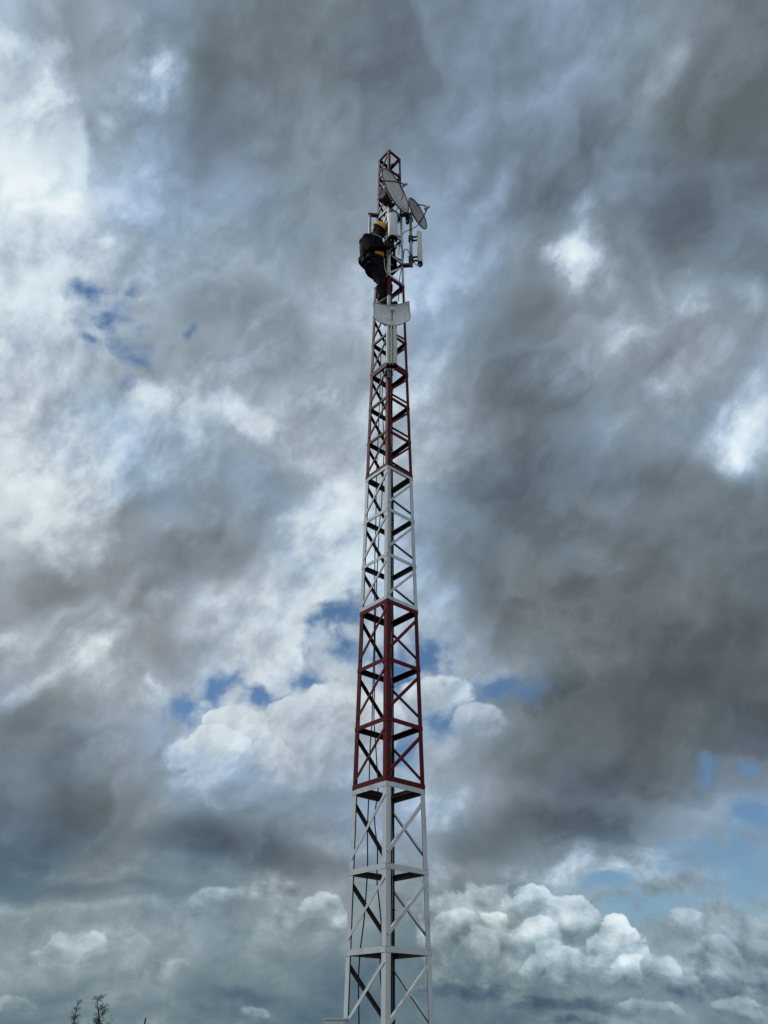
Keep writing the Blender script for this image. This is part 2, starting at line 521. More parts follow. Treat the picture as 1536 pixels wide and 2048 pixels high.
# ================================================================ helpers for things
def tagged(o, label=None, cat=None, group=None, kind=None):
    if label:
        o['label'] = label
    if cat:
        o['category'] = cat
    if group:
        o['group'] = group
    if kind:
        o['kind'] = kind
    return o


def empty(name, loc, label, cat, group=None):
    o = bpy.data.objects.new(name, None)
    o.empty_display_size = 0.1
    o.location = loc
    COL.objects.link(o)
    return tagged(o, label, cat, group)


class MB:
    """collects shapes in world coordinates and links them as one mesh object"""

    def __init__(self):
        self.bm = bmesh.new()

    def face(self, vs, mat=0, smooth=False):
        try:
            f = self.bm.faces.new(vs)
            f.material_index = mat
            f.smooth = smooth
            return f
        except ValueError:
            return None

    def prism(self, ring0, ring1, mat=0, smooth=False, caps=True):
        a = [self.bm.verts.new(p) for p in ring0]
        b = [self.bm.verts.new(p) for p in ring1]
        n = len(a)
        for i in range(n):
            self.face((a[i], a[(i + 1) % n], b[(i + 1) % n], b[i]), mat, smooth)
        if caps:
            self.face(a[::-1], mat)
            self.face(b, mat)

    def angle(self, p0, p1, d1, d2, w1, w2, t, mat=0):
        """steel angle from p0 to p1: outer corner on the line, flanges w1 along d1 and w2 along d2"""
        def ring(p):
            return [p, p + d1 * w1, p + d1 * w1 + d2 * t, p + d1 * t + d2 * t, p + d1 * t + d2 * w2, p + d2 * w2]
        self.prism(ring(p0), ring(p1), mat)

    def box(self, c, ax, ay, az, sx, sy, sz, mat=0, bevel=0.0):
        """box centred on c with unit axes and full sizes; bevel trims the z-edges"""
        hx, hy = sx / 2, sy / 2
        if bevel > 0:
            b = min(bevel, hx * .95, hy * .95)
            pr = []
            for qx, qy in ((1, 1), (-1, 1), (-1, -1), (1, -1)):
                e = [(qx * (hx - b), qy * hy), (qx * (hx - b * .3), qy * (hy - b * .3)), (qx * hx, qy * (hy - b))]
                pr += e[::-1] if qx * qy < 0 else e
            pr = [(x, y) for x, y in pr]
            ang = sorted(pr, key=lambda q: math.atan2(q[1], q[0]))
            pr = ang
        else:
            pr = [(-hx, -hy), (hx, -hy), (hx, hy), (-hx, hy)]
        r0 = [c + ax * x + ay * y - az * sz / 2 for x, y in pr]
        r1 = [c + ax * x + ay * y + az * sz / 2 for x, y in pr]
        self.prism(r0, r1, mat)

    def tube(self, pts, rad, n=8, mat=0, caps=True):
        pts = [Vector(p) for p in pts]
        rads = rad if isinstance(rad, (list, tuple)) else [rad] * len(pts)
        rings = []
        side = None
        for i, p in enumerate(pts):
            d = (pts[min(i + 1, len(pts) - 1)] - pts[max(i - 1, 0)]).normalized()
            if side is None:
                side = d.cross(Vector((0.3, 0.9, 0.2))).normalized()
            side = (side - d * side.dot(d)).normalized()
            up = d.cross(side)
            rings.append([self.bm.verts.new(p + (side * math.cos(2 * math.pi * k / n) + up * math.sin(2 * math.pi * k / n)) * rads[i]) for k in range(n)])
        for a, b in zip(rings, rings[1:]):
            for k in range(n):
                self.face((a[k], a[(k + 1) % n], b[(k + 1) % n], b[k]), mat, True)
        if caps:
            self.face(rings[0][::-1], mat)
            self.face(rings[-1], mat)

    def build(self, name, mats, parent=None, label=None):
        bmesh.ops.recalc_face_normals(self.bm, faces=self.bm.faces[:])
        me = bpy.data.meshes.new(name)
        org = Vector((0, 0, 0))
        if parent is not None:
            org = parent_world(parent)
            bmesh.ops.translate(self.bm, verts=self.bm.verts[:], vec=-org)
        self.bm.to_mesh(me)
        self.bm.free()
        for mt in (mats if isinstance(mats, (list, tuple)) else [mats]):
            me.materials.append(mt)
        o = bpy.data.objects.new(name, me)
        COL.objects.link(o)
        if parent is not None:
            o.parent = parent
        if label:
            o['label'] = label
        return o


def parent_world(o):
    v = Vector(o.location)
    while o.parent is not None:
        o = o.parent
        v += Vector(o.location)
    return v


# ---------------------------------------------------------------- materials
def material(name, base, rough=0.5, metal=0.0, vary=0.12, scale=6.0, dirt=None, dirt_amt=0.3, spec=0.5, bump=0.0, stretch=(1, 1, 1)):
    mt = bpy.data.materials.new(name)
    mt.use_nodes = True
    t = mt.node_tree
    nt = NT(t)
    bs = t.nodes['Principled BSDF']
    tc = nt.node('ShaderNodeTexCoord').outputs['Object']
    tc = nt.v('MULTIPLY', tc, stretch)
    n = nt.noise(tc, scale, 5, 0.6).outputs[0]
    lo = tuple(c * (1 - vary) for c in base)
    hi = tuple(min(1, c * (1 + vary)) for c in base)
    col = nt.ramp(n, [(.3, lo), (.7, hi)])
    if dirt:
        n2 = nt.noise(tc, scale * 2.7, 6, 0.65).outputs[0]
        col = nt.mixc(nt.smooth(n2, 0.52, 0.72, 0.0, dirt_amt), col, (*dirt, 1))
    nt.put(bs.inputs['Base Color'], col)
    nt.put(bs.inputs['Roughness'], nt.lin(n, .3, .7, rough - .08, rough + .08))
    bs.inputs['Metallic'].default_value = metal
    bs.inputs['Specular IOR Level'].default_value = spec
    if bump:
        b = nt.node('ShaderNodeBump')
        b.inputs['Strength'].default_value = bump
        b.inputs['Distance'].default_value = 0.01
        nt.put(b.inputs['Height'], nt.noise(tc, scale * 5, 4, .6).outputs[0])
        nt.put(bs.inputs['Normal'], b.outputs[0])
    return mt


WHITE = material('white_paint', (.67, .72, .74), .5, dirt=(.30, .21, .14), dirt_amt=.45, scale=3, stretch=(1, 1, .35))
RED = material('red_paint', (.125, .009, .014), .55, dirt=(.05, .018, .012), dirt_amt=.55, scale=5, stretch=(1, 1, .35), spec=.15)
GALV = material('galvanised_steel', (.42, .44, .46), .45, metal=.55, dirt=(.2, .2, .2), scale=20)
DARKSTEEL = material('dark_weathered_steel', (.03, .034, .04), .55, metal=.2, scale=20)
DISHGREY = material('dish_grey_paint', (.74, .74, .73), .4, dirt=(.2, .19, .17), dirt_amt=.35, scale=5)
RIGHTGREY = material('weathered_dish_paint', (.45, .45, .47), .4, dirt=(.25, .24, .24), dirt_amt=.4, scale=7)
RIMGREY = material('dish_rim', (.09, .09, .09), .5, scale=8)
GRIDGREY = material('pale_grey_reflector', (.80, .83, .84), .35, metal=.05, dirt=(.3, .3, .3), scale=9)
RADOME = material('white_radome_plastic', (.74, .77, .77), .38, vary=.05, dirt=(.4, .4, .38), dirt_amt=.25, scale=4)
OLDRADOME = material('yellowed_radome_plastic', (.66, .69, .63), .4, vary=.07, dirt=(.35, .36, .3), dirt_amt=.35, scale=6, stretch=(1, 1, .3))
BLACKPL = material('black_plastic', (.010, .010, .012), .6, vary=.2, scale=12, spec=.12)
RUBBER = material('black_cable_sheath', (.014, .015, .018), .55, vary=.3, scale=10, spec=.3)
GREYCABLE = material('grey_cable_sheath', (.30, .31, .31), .5, scale=10)
HELMET = material('yellow_helmet_plastic', (.90, .42, .015), .30, vary=.05, scale=6)
BLACKCLOTH = material('black_work_cloth', (.008, .008, .009), .95, vary=.35, scale=14, bump=.4, spec=.1)
NAVYCLOTH = material('dark_trousers_cloth', (.009, .010, .014), .95, vary=.35, scale=14, bump=.4, spec=.1)
SKIN = material('dark_skin', (.055, .028, .018), .5, vary=.12, scale=20, spec=.3)
GLOVE = material('black_work_glove', (.012, .011, .010), .8, vary=.3, scale=30, spec=.2)
BOOT = material('dark_boot_leather', (.035, .032, .03), .55, vary=.3, scale=24)
ORANGE = material('orange_vest_cloth', (.62, .24, .02), .7, vary=.15, scale=24, bump=.3)
REFLECT = material('pale_reflective_tape', (.62, .60, .52), .3, vary=.08, scale=30)
PACKCLOTH = material('black_pack_fabric', (.010, .011, .012), .8, vary=.3, scale=22, bump=.4, spec=.2)
BOXGREY = material('pale_grey_enclosure', (.58, .63, .63), .45, vary=.06, dirt=(.35, .36, .33), dirt_amt=.3, scale=6)
BARK = material('bark', (.06, .05, .04), .9, vary=.3, scale=9)

# ---------------------------------------------------------------- ground
def ground_material():
    mt = bpy.data.materials.new('dry_ground')
    mt.use_nodes = True
    nt = NT(mt.node_tree)
    bs = mt.node_tree.nodes['Principled BSDF']
    tc = nt.node('ShaderNodeTexCoord').outputs['Object']
    n = nt.noise(tc, 0.35, 8, .65).outputs[0]
    g = nt.noise(tc, 6.0, 6, .7).outputs[0]
    col = nt.ramp(n, [(.35, (.04, .055, .022)), (.52, (.06, .058, .032)), (.68, (.11, .08, .055))])
    col = nt.mixc(.5, col, nt.ramp(g, [(.3, (.4, .4, .4)), (.7, (1, 1, 1))]), 'MULTIPLY')
    nt.put(bs.inputs['Base Color'], col)
    bs.inputs['Roughness'].default_value = .95
    return mt


def make_ground():
    mb = MB()
    rings = [0, 4, 10, 25, 60, 150, 400, 1200, 3500]
    rnd = random.Random(3)
    prev = None
    N = 48
    for r in rings:
        if r == 0:
            cur = [mb.bm.verts.new((0, 6.6, 0))]
        else:
            cur = []
            for k in range(N):
                a = 2 * math.pi * k / N
                z = 0 if r < 12 else rnd.uniform(-.25, .25) * min(1, r / 60)
                cur.append(mb.bm.verts.new((r * math.cos(a), 6.6 + r * math.sin(a), z)))
        if prev is not None:
            for k in range(N):
                if len(prev) == 1:
                    mb.face((prev[0], cur[k], cur[(k + 1) % N]), 0, True)
                else:
                    mb.face((prev[k], cur[k], cur[(k + 1) % N], prev[(k + 1) % N]), 0, True)
        prev = cur
    o = mb.build('ground', ground_material())
    o['kind'] = 'structure'


make_ground()

# ================================================================ the tower
D = 6.6
AX = 0.0525
ROT = R(3.9)
# half-diagonal of the square plan at each height ratio (z - eye) / D
PROFILE = [(-.25, .0530), (.015, .0492), (.27, .0455), (.51, .0418), (.755, .0380), (.993, .0337), (1.2, .0299), (1.45, .0270), (1.70, .0252)]


def half_diag(z):
    q = (z - EYE.z) / D
    for (a, ha), (b, hb) in zip(PROFILE, PROFILE[1:]):
        if q <= b:
            return D * (ha + (hb - ha) * (q - a) / (b - a))
    return D * PROFILE[-1][1]


CS, SN = math.cos(ROT), math.sin(ROT)
DIRS = [Vector((-SN, -CS, 0)), Vector((-CS, SN, 0)), Vector((SN, CS, 0)), Vector((CS, -SN, 0))]  # front, left, back, right


def corner(k, z):
    return Vector((AX, D, z)) + DIRS[k % 4] * half_diag(z)


def z_of(py):
    """height of the front leg where the photo shows it at row py"""
    z = EYE.z + tan_el(py) * D
    for _ in range(6):
        z = EYE.z + tan_el(py) * corner(0, z).y
    return z


# node rows on the front leg, section by section (seams shared)
ROWS = [
    [None, None, None, None, 1891, 1725, 1560],
    [1560, 1431, 1312, 1197],
    [1197, 1104, 1014, 929],
    [929, 857, 789, 724],
    [724, 662, 605, 550],
    [550, 505, 459, 414],
    [414, 374, 335, 298.5],
]
PAINT = [WHITE, RED, WHITE, RED, RED, WHITE, RED]
NODES = []
for rows in ROWS:
    zs = [None if r is None else z_of(r) for r in rows]
    if zs[0] is None:
        step = zs[5] - zs[4]
        for i in range(3, -1, -1):
            zs[i] = zs[i + 1] - step
        zs[0] = 0.0
    NODES.append(zs)
TOPZ = NODES[-1][-1]
UP = Vector((0, 0, 1))

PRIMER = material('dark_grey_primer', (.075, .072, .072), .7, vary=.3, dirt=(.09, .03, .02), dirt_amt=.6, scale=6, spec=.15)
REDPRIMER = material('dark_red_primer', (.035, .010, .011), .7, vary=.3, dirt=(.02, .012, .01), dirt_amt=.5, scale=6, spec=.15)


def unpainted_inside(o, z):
    """inward faces are bare, rust-stained primer; downward faces take the same dark colour"""
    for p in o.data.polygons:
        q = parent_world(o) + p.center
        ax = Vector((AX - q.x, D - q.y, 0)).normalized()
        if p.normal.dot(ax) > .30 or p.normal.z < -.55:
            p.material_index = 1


tower = empty('lattice_tower', (AX, D, 0), 'tall slender red and white painted steel lattice tower with square plan', 'tower')


def build_section(idx):
    zs, mt = NODES[idx], PAINT[idx]
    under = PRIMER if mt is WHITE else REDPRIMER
    sec = bpy.data.objects.new('tower_section', None)
    COL.objects.link(sec)
    sec.parent = tower
    sec.location = (0, 0, zs[0])
    sec['label'] = 'white painted section' if mt is WHITE else 'red painted section'
    f = idx / 6
    lw = .047 - .013 * f        # leg flange
    bw = .040 - .010 * f        # horizontal flange
    dw = .025 - .003 * f        # brace flange
    t = .005
    z0, z1 = zs[0], zs[-1]
    eps = 0.004
    for k in range(4):
        mb = MB()
        p0, p1 = corner(k, z0 + (eps if idx else 0)), corner(k, z1 - eps)
        d1 = (corner(k + 1, z0) - corner(k, z0)).normalized()
        d2 = (corner(k - 1, z0) - corner(k, z0)).normalized()
        mb.angle(p0, p1, d1, d2, lw, lw, t)
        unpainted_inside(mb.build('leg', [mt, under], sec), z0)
    for k in range(4):
        a, b = k, k + 1
        for i, z in enumerate(zs):
            if z < .3:
                continue
            inward = -(DIRS[a % 4] + DIRS[b % 4]).normalized()
            out = inward * -.003
            pa, pb = corner(a, z) + out, corner(b, z) + out
            along = (pb - pa).normalized()
            pa, pb = pa - along * .003, pb + along * .003
            last, first = i == len(zs) - 1, i == 0
            mb = MB()
            if first:      # bottom flange of the section, bolted down on the one below
                q = Vector((0, 0, .0015))
                mb.angle(pa + q, pb + q, UP, inward, bw, bw * 1.25, t)
            elif last:
                q = Vector((0, 0, -.0015 if idx < 6 else 0))
                mb.angle(pa + q, pb + q, -UP, inward, bw, bw * 1.25, t)
            else:
                mb.angle(pa, pb, -UP, inward, bw, bw * 1.1, t)
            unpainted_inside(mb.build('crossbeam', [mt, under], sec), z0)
        for i in range(len(zs) - 1):
            za, zb = zs[i], zs[i + 1]
            if zb < .6:
                continue
            h = zb - za
            inward = -(DIRS[a % 4] + DIRS[b % 4]).normalized()
            out = inward * -.0045
            # each brace falls from one corner to the next one round the tower: front > left > back > right > front
            hi_z = zb - h * .10 - (bw if True else 0) * .6
            lo_z = za + h * .10
            if i == 0:
                lo_z = za + bw * 1.2
            pa, pb = corner(a, hi_z) + out, corner(b, lo_z) + out
            along = (pb - pa).normalized()
            pa, pb = pa + along * .022, pb - along * .022
            across = along.cross(inward).normalized()
            if across.z > 0:
                across = -across
            mb = MB()
            mb.angle(pa - across * dw * .5, pb - across * dw * .5, across, inward, dw, dw, .004)
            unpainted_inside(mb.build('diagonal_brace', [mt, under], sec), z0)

for i in range(7):
    build_section(i)


# ---------------------------------------------------------------- cables
def smooth_path(pts, n=6):
    out = []
    P = [Vector(p) for p in pts]
    for i in range(len(P) - 1):
        p0, p1, p2, p3 = P[max(i - 1, 0)], P[i], P[i + 1], P[min(i + 2, len(P) - 1)]
        for k in range(n):
            t = k / n
            out.append(.5 * ((2 * p1) + (p2 - p0) * t + (2 * p0 - 5 * p1 + 4 * p2 - p3) * t * t + (3 * p1 - p0 - 3 * p2 + p3) * t ** 3))
    out.append(P[-1])
    return out


def cable_thing(name, pts, rad, mt, label, cat='cable', group=None):
    mb = MB()
    pts = [Vector(p) for p in pts]
    base = pts[-1].copy() if pts[-1].z < pts[0].z else pts[0].copy()
    mb.tube([p - base for p in smooth_path(pts)], rad, 7)
    o = mb.build(name, mt)
    o.location = base
    return tagged(o, label, cat, group)


rnd = random.Random(11)
bundle = empty('cable_bundle', corner(2, 0.05), 'bundle of black and grey cables strapped down the inside of the back leg', 'cables')
inward_b = -DIRS[2]
for c in range(7):
    pts = []
    z = 0.15
    top = [11.2, 10.6, 10.9, 9.4, 10.2, 11.6, 8.6][c]
    off = [(-.016, .02), (.012, .026), (-.002, .034), (.022, .018), (-.024, .036), (.006, .014), (.028, .032)][c]
    side = UP.cross(inward_b)
    while z < top:
        w = .006 if z < 4 else .009
        pts.append(corner(2, z) + inward_b * (off[1] * 1.5 + .012 + rnd.uniform(-w, w)) + side * (off[0] + rnd.uniform(-w, w)))
        z += rnd.uniform(.22, .4)
    mb = MB()
    mb.tube(smooth_path(pts, 4), [.0065, .0065, .0075, .005, .0065, .0055, .005][c], 6)
    mb.build('cable', GREYCABLE if c in (1, 4) else RUBBER, bundle)
z = 0.6
while z < 11:
    mb = MB()
    c = corner(2, z) + inward_b * .04
    side = UP.cross(inward_b)
    loop = [c + side * .04 * math.cos(a) + inward_b * .035 * math.sin(a) for a in [i * math.pi / 6 for i in range(13)]]
    mb.tube(loop, .003, 5)
    mb.build('cable_tie', BLACKPL, bundle)
    z += .93

# two loose lines hanging inside the left half
LOOSE_A = [(762, 700), (760, 780), (757, 860), (753, 950), (752, 1030), (750, 1100), (749, 1220), (747, 1330), (744, 1440), (740, 1500), (738, 1580), (735, 1660), (735, 1735), (729, 1830), (721, 1898), (717, 1960), (718, 2048)]
LOOSE_B = [(768, 735), (764, 800), (768, 880), (766, 950), (763, 1010), (759, 1050), (755, 1130), (752, 1200), (750, 1290), (749, 1380), (748, 1440), (752, 1500), (756, 1580), (749, 1635), (755, 1700), (754, 1760), (759, 1810), (764, 1870), (760, 1935), (765, 1995), (768, 2048)]


def loose(pts, dy):
    out = []
    for px, py in pts:
        out.append(at(px, py, D + dy))
    last = out[-1]
    for z in (1.2, .6, .03):
        out.append(Vector((last.x + rnd.uniform(-.02, .02), last.y, z)))
    return out


cable_thing('hanging_cable', loose(LOOSE_A, .02), .0052, RUBBER, 'thin black cable hanging loose inside the tower, the outer left one of two', group='loose cables hanging in the tower')
cable_thing('hanging_cable', loose(LOOSE_B, -.03), .0052, RUBBER, 'thin black wavy cable hanging loose close behind the front leg', group='loose cables hanging in the tower')


# ================================================================ antennas
def frame_from(n, up=UP):
    n = n.normalized()
    s = up.cross(n).normalized()
    return s, n.cross(s).normalized(), n


def pipe(mb, a, b, r=.02, n=12, mat=0):
    mb.tube([a, b], r, n, mat)


# --- front mounting pipe
pz0, pz1 = z_of(765), z_of(601)
front_dir = DIRS[0]


def front_pt(z, o=.062):
    return corner(0, z) + front_dir * o + DIRS[3] * .014


pipe_root = empty('mounting_pipe', front_pt(pz0), 'grey upright pipe clamped to the front leg behind the lower antennas', 'pipe')
mb = MB()
pipe(mb, front_pt(pz0), front_pt(pz1), .024, 14)
mb.build('pipe', GALV, pipe_root)
for z in (pz0 + .12, pz1 - .12, (pz0 + pz1) / 2):
    mb = MB()
    c = front_pt(z, .03)
    mb.box(c, DIRS[3], front_dir, UP, .085, .05, .035, 0)
    for s in (-1, 1):
        mb.tube([c + DIRS[3] * .034 * s - front_dir * .05, c + DIRS[3] * .034 * s + front_dir * .07], .005, 6)
    mb.build('clamp', DARKSTEEL, pipe_root)


def sector_panel(name, centre, n, width, depth, height, mt, label, pipe_at, ribs=False, cap=BLACKPL, tilt=0.0, group='sector panel antennas'):
    """upright panel: rounded front along n, end caps, two brackets reaching back to pipe_at(z)"""
    s, u, n = frame_from(n)
    if tilt:
        q = Matrix.Rotation(tilt, 3, s)
        u, n = q @ u, q @ n
    root = empty(name, centre - u * height / 2, label, 'antenna', group)
    N = 14
    prof = []
    if ribs:   # flat back plate with upright ribs
        pts = []
        w = width
        grooves = [(-.5, 0), (-.5, .8), (-.44, 1), (-.26, 1), (-.22, .45), (-.14, .45), (-.10, 1), (.02, 1), (.06, .35), (.13, .35), (.17, 1), (.36, 1), (.40, .6), (.5, .6), (.5, 0)]
        prof = [(x * w, y * depth) for x, y in grooves]
    else:
        prof = [(-width / 2, -depth * .35)]
        for i in range(N + 1):
            a = math.pi * i / N
            prof.append((-math.cos(a) * width / 2, math.sin(a) ** .8 * depth * .65))
        prof.append((width / 2, -depth * .35))
    mb = MB()

    def ring(h, k=1.0):
        return [centre + s * x * k + n * y * k + u * h for x, y in prof]
    hs = [(-height / 2, .93), (-height / 2 + .008, 1), (height / 2 - .008, 1), (height / 2, .93)]
    rings = [[mb.bm.verts.new(p) for p in ring(h, k)] for h, k in hs]
    for a, b in zip(rings, rings[1:]):
        for i in range(len(a)):
            mb.face((a[i], a[(i + 1) % len(a)], b[(i + 1) % len(a)], b[i]), 0, not ribs)
    mb.face(rings[0][::-1])
    mb.face(rings[-1])
    mb.build('radome', mt, root)
    mb = MB()
    r0 = [centre + s * x * 1.04 + n * (y * 1.04) + u * (-height / 2 - .022) for x, y in prof]
    r1 = [centre + s * x * 1.04 + n * (y * 1.04) + u * (-height / 2 + .010) for x, y in prof]
    mb.prism(r0, r1)
    mb.build('end_cap', cap, root)
    for h in (-height * .33, height * .33):
        mb = MB()
        a = centre - n * depth * .35 + u * h
        b = pipe_at(a.z)
        v = (b - a)
        for dz in (-.038, .038):
            mb.box(a.lerp(b, .5) + UP * dz, v.normalized(), v.normalized().cross(UP).normalized(), UP, v.length + .01, .022, .016)
        mb.box(b, s, n, UP, .066, .066, .10, 0, .02)
        mb.build('bracket', DARKSTEEL, root)
    mb = MB()
    for q in (-1, 1):
        c = centre + s * width * .2 * q - u * (height / 2 + .022)
        mb.tube([c, c - u * .035], .009, 8)
    mb.build('connector', GALV, root)
    return root


# upper white panel on the front leg
def white_panel():
    c = at(785.5, 453, corner(0, 10.5).y - .13)
    zc = c.z
    leg = lambda z: corner(0, z) + front_dir * .02
    return sector_panel('sector_antenna', c, Vector((.12, -1, 0)), .124, .075, .51, RADOME,
                        'smooth white panel antenna upright on the front leg beside the worker', leg)


white_panel()


# lower ribbed panel
def ribbed_panel():
    c = at(783.5, 692.5, front_pt(8.5).y - .085)
    return sector_panel('sector_antenna', c, Vector((-.03, -1, 0)), .122, .05, .66, OLDRADOME,
                        'ribbed off-white panel antenna hanging just below the curved reflector', lambda z: front_pt(z), ribs=True)


ribbed_panel()


# --- side frames near the worker
def side_frame(px_out, rows, k, label, out_sign):
    """square steel stand-off: two arms from the tower corner and an upright pipe"""
    zt, zb = rows
    a_t, a_b = corner(k, zt), corner(k, zb)
    o_t = at(px_out[0][0], px_out[0][1], a_t.y - .01)
    o_b = at(px_out[1][0], px_out[1][1], a_b.y - .01)
    root = empty('standoff_frame', (a_b.x, a_b.y, a_b.z), label, 'mounting frame', 'side mounting frames')
    for a, o in ((a_t, o_t), (a_b, o_b)):
        mb = MB()
        o2 = Vector((o.x, o.y, a.z))
        v = (o2 - a).normalized()
        mb.box(a.lerp(o2, .46), v, UP.cross(v), UP, (o2 - a).length * 1.12 + .04, .042, .042)
        mb.build('arm', DARKSTEEL, root)
    mb = MB()
    x = (o_t.x + o_b.x) / 2
    mb.tube([Vector((o_b.x, o_b.y, a_b.z - .03)), Vector((o_t.x, o_t.y, a_t.z + .03))], .021, 12)
    mb.build('upright', GALV, root)
    return root, Vector((o_b.x, o_b.y, a_b.z)), Vector((o_t.x, o_t.y, a_t.z))


zRt = EYE.z + tan_el(430) * corner(3, 11).y
zRb = EYE.z + tan_el(531) * corner(3, 9.8).y
fr_r, fb, ft = side_frame(((821, 430), (822.5, 531)), (zRt, zRb), 3, 'dark square stand-off frame on the right of the tower carrying two antennas', 1)
zLt = EYE.z + tan_el(431) * corner(1, 11).y
zLb = EYE.z + tan_el(529) * corner(1, 9.8).y
fr_l, _, _ = side_frame(((739.5, 432), (739.5, 530)), (zLt, zLb), 1, 'bare grey stand-off frame on the left, partly behind the worker', -1)


def right_pipe(z):
    k = (z - fb.z) / (ft.z - fb.z)
    return fb.lerp(ft, k)


c = at(838.5, 496, fb.y - .02)
sector_panel('sector_antenna', c, Vector((1, -.25, 0)), .075, .06, .66, RADOME, 'narrow pale panel antenna seen edge-on at the right of the stand-off frame', right_pipe)


# --- parabolic reflector sheet (rectangular, curved both ways)
def sheet_dish(centre, n, w, h, f, label, mount, feed_len, mat, roll=0.0, ribs=True):
    s, u, n = frame_from(n)
    if roll:
        q = Matrix.Rotation(roll, 3, n)
        s, u = q @ s, q @ u
    root = empty('reflector_antenna', centre - u * h / 2, label, 'antenna')
    NX, NY = 22, 16
    mb = MB()

    def pt(i, j, off=0.0):
        x = (i / NX - .5) * 2
        y = (j / NY - .5) * 2
        # trimmed corners
        k = 1 - (.06 if y > 0 else .30) * x * x
        X, Y = x * w / 2 * (1 - .10 * max(0, -y) ** 3), y * h / 2 * k
        return centre + s * X + u * Y + n * ((X * X + Y * Y) / (4 * f) + off)
    fr = [[mb.bm.verts.new(pt(i, j)) for i in range(NX + 1)] for j in range(NY + 1)]
    bk = [[mb.bm.verts.new(pt(i, j, -.006)) for i in range(NX + 1)] for j in range(NY + 1)]
    for j in range(NY):
        for i in range(NX):
            mb.face((fr[j][i], fr[j][i + 1], fr[j + 1][i + 1], fr[j + 1][i]), 0, True)
            mb.face((bk[j][i], bk[j + 1][i], bk[j + 1][i + 1], bk[j][i + 1]), 0, True)
    for j in range(NY):
        for i in (0, NX):
            mb.face((fr[j][i], fr[j + 1][i], bk[j + 1][i], bk[j][i]))
    for i in range(NX):
        for j in (0, NY):
            mb.face((fr[j][i], fr[j][i + 1], bk[j][i + 1], bk[j][i]))
    mb.build('reflector', mat, root)
    mb = MB()
    path = [pt(i, 0) for i in range(NX + 1)] + [pt(NX, j) for j in range(1, NY + 1)] + [pt(i, NY) for i in range(NX - 1, -1, -1)] + [pt(0, j) for j in range(NY - 1, -1, -1)]
    mb.tube(path, .0055, 6)
    mb.build('rim', GALV, root)
    if ribs:
        for frac in (.3, .7):
            mb = MB()
            i = frac * NX
            mb.tube([pt(i, j, -.016) for j in range(1, NY)], .009, 6)
            mb.build('back_rib', GALV, root)
    mb = MB()
    tip = centre + n * feed_len
    mb.tube([centre - u * h * .12, centre + n * feed_len * .55 - u * h * .05, tip], .009, 8)
    mb.build('feed_arm', GALV, root)
    mb = MB()
    mb.box(tip, s, u, n, .062, .042, .03, 0, .012)
    mb.box(tip + n * .018, s, u, n, .045, .03, .02, 0, .01)
    mb.build('feed_head', RADOME, root)
    mb = MB()
    c0 = centre - n * .008
    for q in (-1, 1):
        a = c0 + u * h * .18 * q
        b = mount(a.z)
        v = b - a
        mb.box(a.lerp(b, .5), v.normalized(), v.normalized().cross(UP).normalized(), UP, v.length, .03, .04)
    mb.build('bracket', DARKSTEEL, root)
    return root


c = at(783.5, 636, front_pt(9.0).y - .10)
sheet_dish(c, Vector((.05, -1, -.04)), .425, .34, .16, 'wide pale grey curved reflector antenna facing forward under the worker\'s boots', lambda z: front_pt(z), .12, GRIDGREY, roll=R(5))


# --- round dish at the top
def round_dish(c, ang, rad, f, label, mount, mat, struts, tip_len, rib):
    n = Vector((math.cos(R(ang)), -math.sin(R(ang)), .02))
    s, u, n = frame_from(n)
    root = empty('dish_antenna', c - u * rad, label, 'antenna', 'round dish antennas')
    N, Mr = 48, 10
    mb = MB()

    def pt(r, a, off=0.0):
        return c + (s * math.cos(a) + u * math.sin(a)) * r + n * (r * r / (4 * f) - rad * rad / (4 * f) * .5 + off)
    for off, flip in ((0, 1), (-.008, -1)):
        mid = mb.bm.verts.new(pt(0, 0, off))
        prev = None
        for k in range(1, Mr + 1):
            cur = [mb.bm.verts.new(pt(rad * k / Mr, 2 * math.pi * i / N, off)) for i in range(N)]
            for i in range(N):
                if prev is None:
                    mb.face((mid, cur[i], cur[(i + 1) % N]), 0, True)
                else:
                    mb.face((prev[i], cur[i], cur[(i + 1) % N], prev[(i + 1) % N]), 0, True)
            prev = cur
    mb.build('reflector', mat, root)
    mb = MB()
    ringp = [pt(rad, 2 * math.pi * i / N, -.003) for i in range(N + 1)]
    mb.tube(ringp, .010, 8)
    mb.build('rim', RIMGREY, root)
    tip = c + n * tip_len
    for sa in struts:
        mb = MB()
        arm0 = pt(rad * .98, R(sa))
        mb.tube([arm0, arm0.lerp(tip, .5) + n * .02, tip], .009, 8)
        mb.build('feed_arm', RIMGREY, root)
    mb = MB()
    mb.tube([tip + n * .03, tip - n * .04], .018, 14)
    mb.tube([tip - n * .04, tip - n * .05], .025, 14)
    mb.build('feed_horn', RADOME, root)
    # back yoke to the front leg
    back = c - n * (.045 + .05)
    mb = MB()
    q0 = (rad / .325) ** 2
    mb.box(back, s, u, n, .17 * q0, .20 * q0, .03, 0)
    mb.box(back - n * .05, s, u, n, .10 * q0, .14 * q0, .09 * q0, 0, .02)
    for q in (-1, 1):
        a = back + u * .06 * q - n * .06
        b = mount(a.z)
        v = b - a
        mb.box(a.lerp(b, .5), v.normalized(), v.normalized().cross(UP).normalized(), UP, v.length + .03, .04, .035)
    mb.build('mounting_bracket', DARKSTEEL, root)
    # ribs pressed into the lower part of the bowl
    for rr in rib:
        mb = MB()
        mb.tube([pt(rr, R(a), .004) for a in range(-120, -29, 6)], .004, 5)
        mb.build('pressed_rib', mat, root)
    return root


